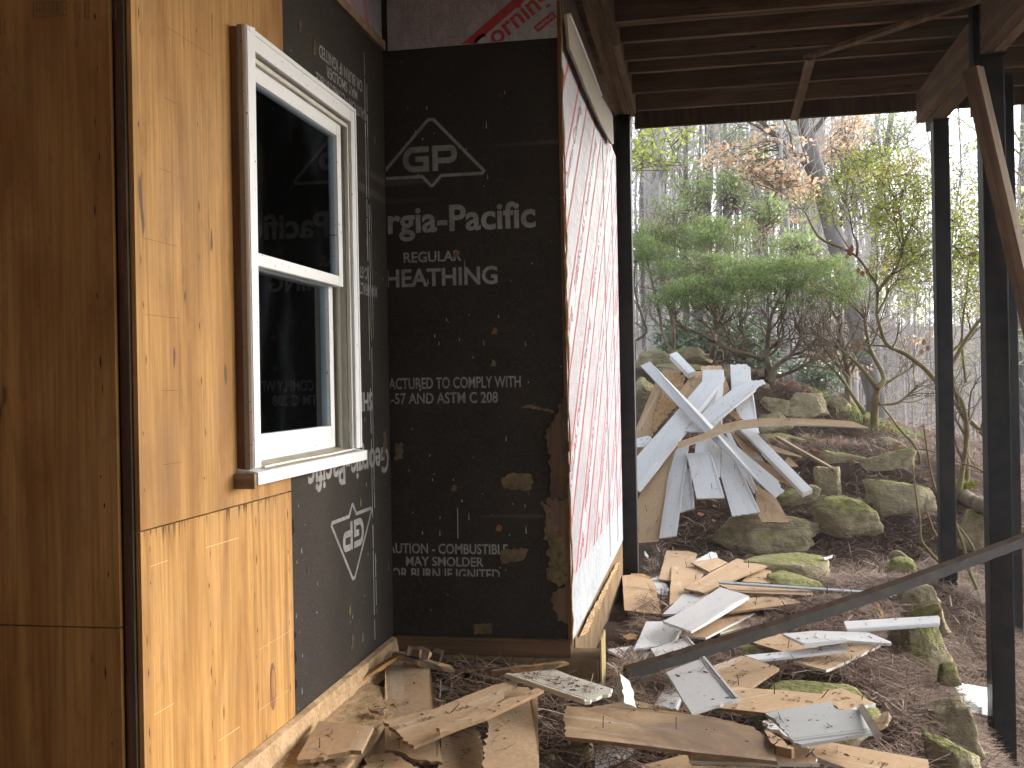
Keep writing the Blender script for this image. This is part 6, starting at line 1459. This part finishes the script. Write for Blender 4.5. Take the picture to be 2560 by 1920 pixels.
# trees beyond the terrace
def tree(label, fr, pts, D, r0, r1, mat, per=(10, 6, 4), t0=.25, ln=1.6, leaf=None, leaves=(), lsize=.07, group=None, name='tree', base_drop=True, twmat=TWIGP):
    P, R = path_arr(fr, pts, D, r0, r1, .02)
    b = P[0, 0].copy(); g = h1(float(np.clip(b[0], -50, 50)), float(np.clip(b[1], -40, 70)))
    if base_drop:
        P = np.concatenate([np.array([[[b[0] - (P[0, 1, 0] - b[0]) * .3, b[1], g - .1]]]), P], 1); R = np.concatenate([R[:, :1] * 1.25, R], 1); b = P[0, 0]
    root = empty(name, b, label, 'tree', group); T, W = NP(), NP(); tubes(T, P, R, 9); T.obj('trunk', mat, root)
    A, B = P, R; 
    for k, n in enumerate(per):
        A, B = sprout(A, B, n, t0 if k == 0 else .25, 1, ln * .55 ** k, .95 if k == 0 else .7, .15, 4 if k == 0 else 3, .35 if k == 0 else .55, .16, .0045)
        v, f = prisms(A, B); W.add(v, f)
    if W.n: W.obj('branch', twmat, root)['kind'] = 'stuff'
    if leaf:
        L, S = NP(), NP()
        for lf, e, dd, n in leaves:
            c = ell(lf, e, dd, .7, max(3, n // 6)); pos = np.repeat(c, 6, 0) + RNG.normal(0, lsize, (len(c) * 6, 3)) * [1, 1, .45]; v, f = leaf_quads(pos, np.full(len(pos), lsize), .55, .8); L.add(v, f)
            tr = P[0, RNG.integers(P.shape[1] // 3, P.shape[1], len(c))]; tr[:, 2] = np.minimum(tr[:, 2], c[:, 2] + .2); nearb = np.linalg.norm(tr - c, axis=1) < 1.3; tr, c = tr[nearb], c[nearb]
            if len(c) < 2: continue
            PP_ = np.stack([tr, (tr + c) / 2 + RNG.normal(0, .12, c.shape), c], 1)[::2]; v, f = prisms(PP_, np.tile([.009, .006, .003], (len(PP_), 1))); S.add(v, f)
        S.obj('spray', TWIG, root)['kind'] = 'stuff'; L.obj('foliage', leaf, root, False)['kind'] = 'stuff'
    return root
tree('thick pale trunk at the left, just right of the left steel post', 'N', [(290, 1300), (292, 900), (300, 500), (310, 100), (318, -700)], 22, .30, .22, BARK2, (8, 5, 3), .5, 2.6)
tree('leaning dark mottled trunk in the middle of the woods', 'L', [(750, 2850), (560, 2100), (400, 1480), (220, 820), (100, 380), (30, 60), (-120, -700)], 15, .145, .105, BARK, (7, 5, 4), .45, 2.0, twmat=TWIG)
tree('slender leaning double tree left of the middle', 'N', [(760, 1250), (800, 960), (880, 600), (930, 300), (985, 50), (1100, -500)], 25, .09, .07, BARK, (9, 5, 4), .3, 2.2)
tree('second stem leaning beside the slender double tree', 'N', [(850, 1150), (880, 850), (920, 560), (970, 300), (1010, 60), (1060, -500)], 25.5, .085, .06, BARK2, (9, 5, 4), .3, 2.2)
tree('thin ivy dotted trunk seen left of the middle post', 'L', [(720, 1600), (740, 1300), (790, 800), (850, 420), (905, 60), (930, -500)], 24, .085, .065, BARK, (9, 5, 4), .3, 2.2)
tree('pale hazy trunk low behind the right juniper', 'N', [(2010, 1640), (2020, 1300), (2060, 900), (2100, 400), (2120, -300)], 27, .22, .15, BARK2, (8, 5, 4), .3, 2.4)
tree('dark trunk far right, right of the thick nearest post', 'L', [(2190, 1700), (2185, 1000), (2200, 500), (2215, 0), (2215, -400)], 20, .08, .06, BARK, (9, 5, 4), .2, 2.0, twmat=TWIG)
tree('beech with orange leaves in the centre of the woods', 'N', [(1780, 1600), (1740, 1100), (1700, 700), (1690, 350), (1700, -100)], 14.5, .045, .02, BARK2, (9, 5, 3), .2, 1.2, BEECH,
     [('N', (1000, 520, 170, 90), 14.5, 150), ('N', (1220, 590, 170, 80), 14.5, 190), ('N', (1430, 680, 150, 80), 14.3, 150), ('N', (1640, 760, 240, 140), 14.5, 380), ('N', (1860, 920, 180, 120), 14.2, 250), ('N', (1560, 330, 120, 90), 14.6, 60), ('N', (1320, 380, 80, 50), 14.6, 30), ('N', (1880, 480, 90, 160), 14.5, 90)], .075)
tree('beech with orange leaves right of the leaning trunk', 'L', [(520, 1500), (470, 1000), (430, 600), (420, 200), (430, -200)], 16.5, .045, .02, BARK2, (8, 5, 3), .2, 1.2, BEECH,
     [('L', (420, 330, 190, 240), 16.5, 520), ('L', (250, 480, 130, 130), 16.3, 200), ('L', (520, 120, 120, 90), 16.5, 130), ('L', (60, 760, 110, 170), 16, 120), ('L', (640, 660, 150, 60), 16, 150), ('L', (900, 660, 150, 60), 16, 160), ('L', (1080, 600, 110, 50), 16, 80)], .08)
tree('low beech branch with orange leaves behind the junipers', 'K', [(1480, 1500), (1400, 700), (1300, 300), (1250, 80)], 15.5, .035, .015, BARK2, (6, 4, 3), .3, 1.0, BEECH,
     [('K', (1250, 100, 220, 45), 15.5, 170), ('K', (1550, 60, 160, 50), 15.5, 110), ('K', (1850, 480, 130, 60), 15, 70), ('M', (270, 1060, 140, 60), 15, 150), ('M', (500, 1210, 130, 80), 15, 150), ('M', (1240, 900, 60, 70), 14.5, 40), ('M', (900, 170, 170, 120), 16, 130)], .075)
for i in range(44):
    x = 20 + i * 50 + RNG.uniform(-22, 22); D = RNG.uniform(17, 34); l = RNG.uniform(-90, 90); r = RNG.uniform(.018, .055)
    wh = ('left of the leaning trunk' if x < 1750 else 'right of the leaning trunk')
    tree('thin bare grey sapling in the woods, ' + wh, 'N', [(x, 1350), (x + l * .3 + RNG.uniform(-20, 20), 900), (x + l * .7, 450), (x + l, 50), (x + l * 1.4, -500)], D, r, r * .5, BARK2 if i % 3 else BARK, (10, 6, 3), .1, 1.7, group='thin bare saplings in the woods, ' + wh, name='sapling_tree')
for i in range(26):
    x = -20 + i * 90 + RNG.uniform(-40, 40); D = RNG.uniform(15, 26); l = RNG.uniform(-70, 70); r = RNG.uniform(.012, .03)
    wh = ('low behind the bare shrub' if x < 1250 else 'at the far right behind the black posts')
    tree('thin bare grey sapling in the woods, ' + wh, 'M', [(x, 1500), (x + l * .3, 1100), (x + l * .7, 600), (x + l, 200), (x + l * 1.4, -700)], D, r, r * .5, BARK2, (8, 5, 3), .1, 1.4, group='thin bare saplings in the woods, ' + wh, name='sapling_tree')
# far woods, one mass
FW = NP()
def stand(n, d0, d1, h0, h1_, r0, r1, lean, levels, latr=(-.28, .75)):
    D = RNG.uniform(d0, d1, n); lat = RNG.uniform(*latr, n); b = CAM + D[:, None] * (cF + lat[:, None] * cR0); b[:, 2] = H(b[:, 0], b[:, 1]) - .1
    hgt = RNG.uniform(h0, h1_, n); ln = RNG.normal(0, lean, (n, 3)) * [1, 1, 0]
    P = np.stack([b + (np.array([0, 0, 1]) + ln * t) * (hgt * t)[:, None] + RNG.normal(0, .02 * t + .004, (n, 3)) * hgt[:, None] * [1, 1, 0] for t in np.linspace(0, 1, 6)], 1)
    A, B = P, RNG.uniform(r0, r1, n)[:, None] * np.linspace(1, .35, 6)[None]
    v, f = prisms(A, B, 4); FW.add(v, f)
    for k, (m, l, a) in enumerate(levels):
        A, B = sprout(A, B, m, .04, 1, l, a, .2, 2 if k else 3, .45, .22, .0055)
        v, f = prisms(A, B); FW.add(v, f)
    return A[:, -1]
t1 = stand(62, 26, 60, 9, 17, .03, .10, .06, ((13, 3.0, .9), (5, 1.6, .8), (3, .9, .8)))
o = FW.obj('far_woods', TWIGP); tag(o, 'hazy mass of bare far trees behind everything', 'woods', kind='stuff'); FW = NP()
t3 = stand(46, 19, 42, 8, 15, .035, .10, .07, ((9, 2.4, .9), (5, 1.3, .8)))
o = FW.obj('far_dark_trees', BARK); tag(o, 'darker far trunks among the hazy woods', 'woods', kind='stuff'); FW = NP()
t2 = stand(330, 17, 48, 2.5, 7, .012, .03, .25, ((9, 1.5, .8), (5, .9, .8), (3, .5, .8)))
o = FW.obj('far_brush', TWIGP); tag(o, 'pale tangled brush under the far woods', 'woods', kind='stuff')
tips = np.concatenate([t1[::3], t2])
Dg = RNG.uniform(15, 60, 15000); lg = RNG.uniform(-.3, .75, 15000); gl = CAM + Dg[:, None] * (cF + lg[:, None] * cR0); gl[:, 2] = H(gl[:, 0], gl[:, 1]) + .05
v, f = leaf_quads(gl, .10 + Dg * .003, .6, .3); tag(np_mesh('far_leaf_litter', v, f, BEECH), 'tan leaf litter on the far wooded slope', 'leaves', kind='stuff')
q = tips[RNG.integers(0, len(tips), 16000)] + RNG.normal(0, .15, (16000, 3)); v, f = leaf_quads(q, np.full(len(q), .11), .6, .8)
tag(np_mesh('far_foliage', v, f, FARLEAF), 'sparse pale leaves in the far woods', 'foliage', kind='stuff')
# fallen log with moss on the lower right slope
a, b = at('J', (1675, 770), 8.9), at('J', (1990, 960), 7.6)
root = empty('fallen_log', a, 'fallen pale log sloping down behind the thick nearest post', 'log'); T = NP()
P = np.stack([a + (b - a) * t + RNG.normal(0, .012, 3) for t in np.linspace(0, 1, 26)])[None]; tubes(T, P, RNG.uniform(.042, .068, (1, 26)), 11); T.obj('log_wood', plain('dead_log', (.15, .115, .08), .95, .1, 25, .5, (.10, .07, .05), .01), root)
MO = NP()
c = ell('J', (1740, 722, 75, 26), 8.7, .12, 60); v, f = needles(c, 40, .03, .02, .005); MO.add(v, f); c = ell('J', (1430, 590, 80, 40), 9.3, .15, 50); v, f = needles(c, 40, .03, .02, .005); MO.add(v, f)
MO.obj('moss', island_mat('moss', [(.18, .20, .03), (.28, .28, .05), (.12, .15, .03)], .9), root, False)['kind'] = 'stuff'
# big curled dead leaves caught in the shrub
mb = MB()
for fr, p, s in (('L', (490, 1370), .10), ('L', (420, 1400), .07), ('L', (620, 1560), .09), ('M', (610, 920), .08), ('M', (1250, 930), .09), ('M', (250, 440), .05), ('L', (400, 1090), .07), ('L', (1160, 1030), .06)):
    c = at(fr, p, 8.95); n_ = 5; s = s * .6
    for k in range(3):
        a = RNG.normal(0, .03, 3); w = s * RNG.uniform(.3, .5); rows = []
        for i in range(n_):
            t = i / (n_ - 1); ww = w * math.sin(math.pi * (t * .9 + .05)) ; rows += [c + a + cR * (-ww) + cZ * (-s * t) + cF * (.3 * ww), c + a + cZ * (-s * t * .97), c + a + cR * ww + cZ * (-s * t) + cF * (.5 * ww)]
        mb.add(rows, [(3 * i + k2, 3 * i + k2 + 1, 3 * i + k2 + 4, 3 * i + k2 + 3) for i in range(n_ - 1) for k2 in range(2)])
o = mb.obj('dead_leaves', DEADLEAF); tag(o, 'curled brown leaves hanging on the shrub twigs', 'leaves', kind='stuff')

# thin winter haze over the whole place
bpy.context.view_layer.update()
zmax = max((o.matrix_world @ Vector(c)).z for o in bpy.data.objects if o.type == 'MESH' for c in o.bound_box) + 1
zmin = min(float(GZ.min()), -7) - 1
mb = MB(); mb.box(-100, 100, -68, 120, zmin, zmax)
hm = bpy.data.materials.new('haze'); hm.use_nodes = True; hn = hm.node_tree; hn.nodes.clear()
ho = hn.nodes.new('ShaderNodeOutputMaterial'); hv = hn.nodes.new('ShaderNodeVolumePrincipled')
hv.inputs['Color'].default_value = (.9, .94, 1, 1); hv.inputs['Density'].default_value = HAZE; hv.inputs['Anisotropy'].default_value = .3
hn.links.new(hv.outputs[0], ho.inputs['Volume'])
tag(mb.obj('haze', hm), 'thin pale haze in the air', 'haze', kind='stuff')
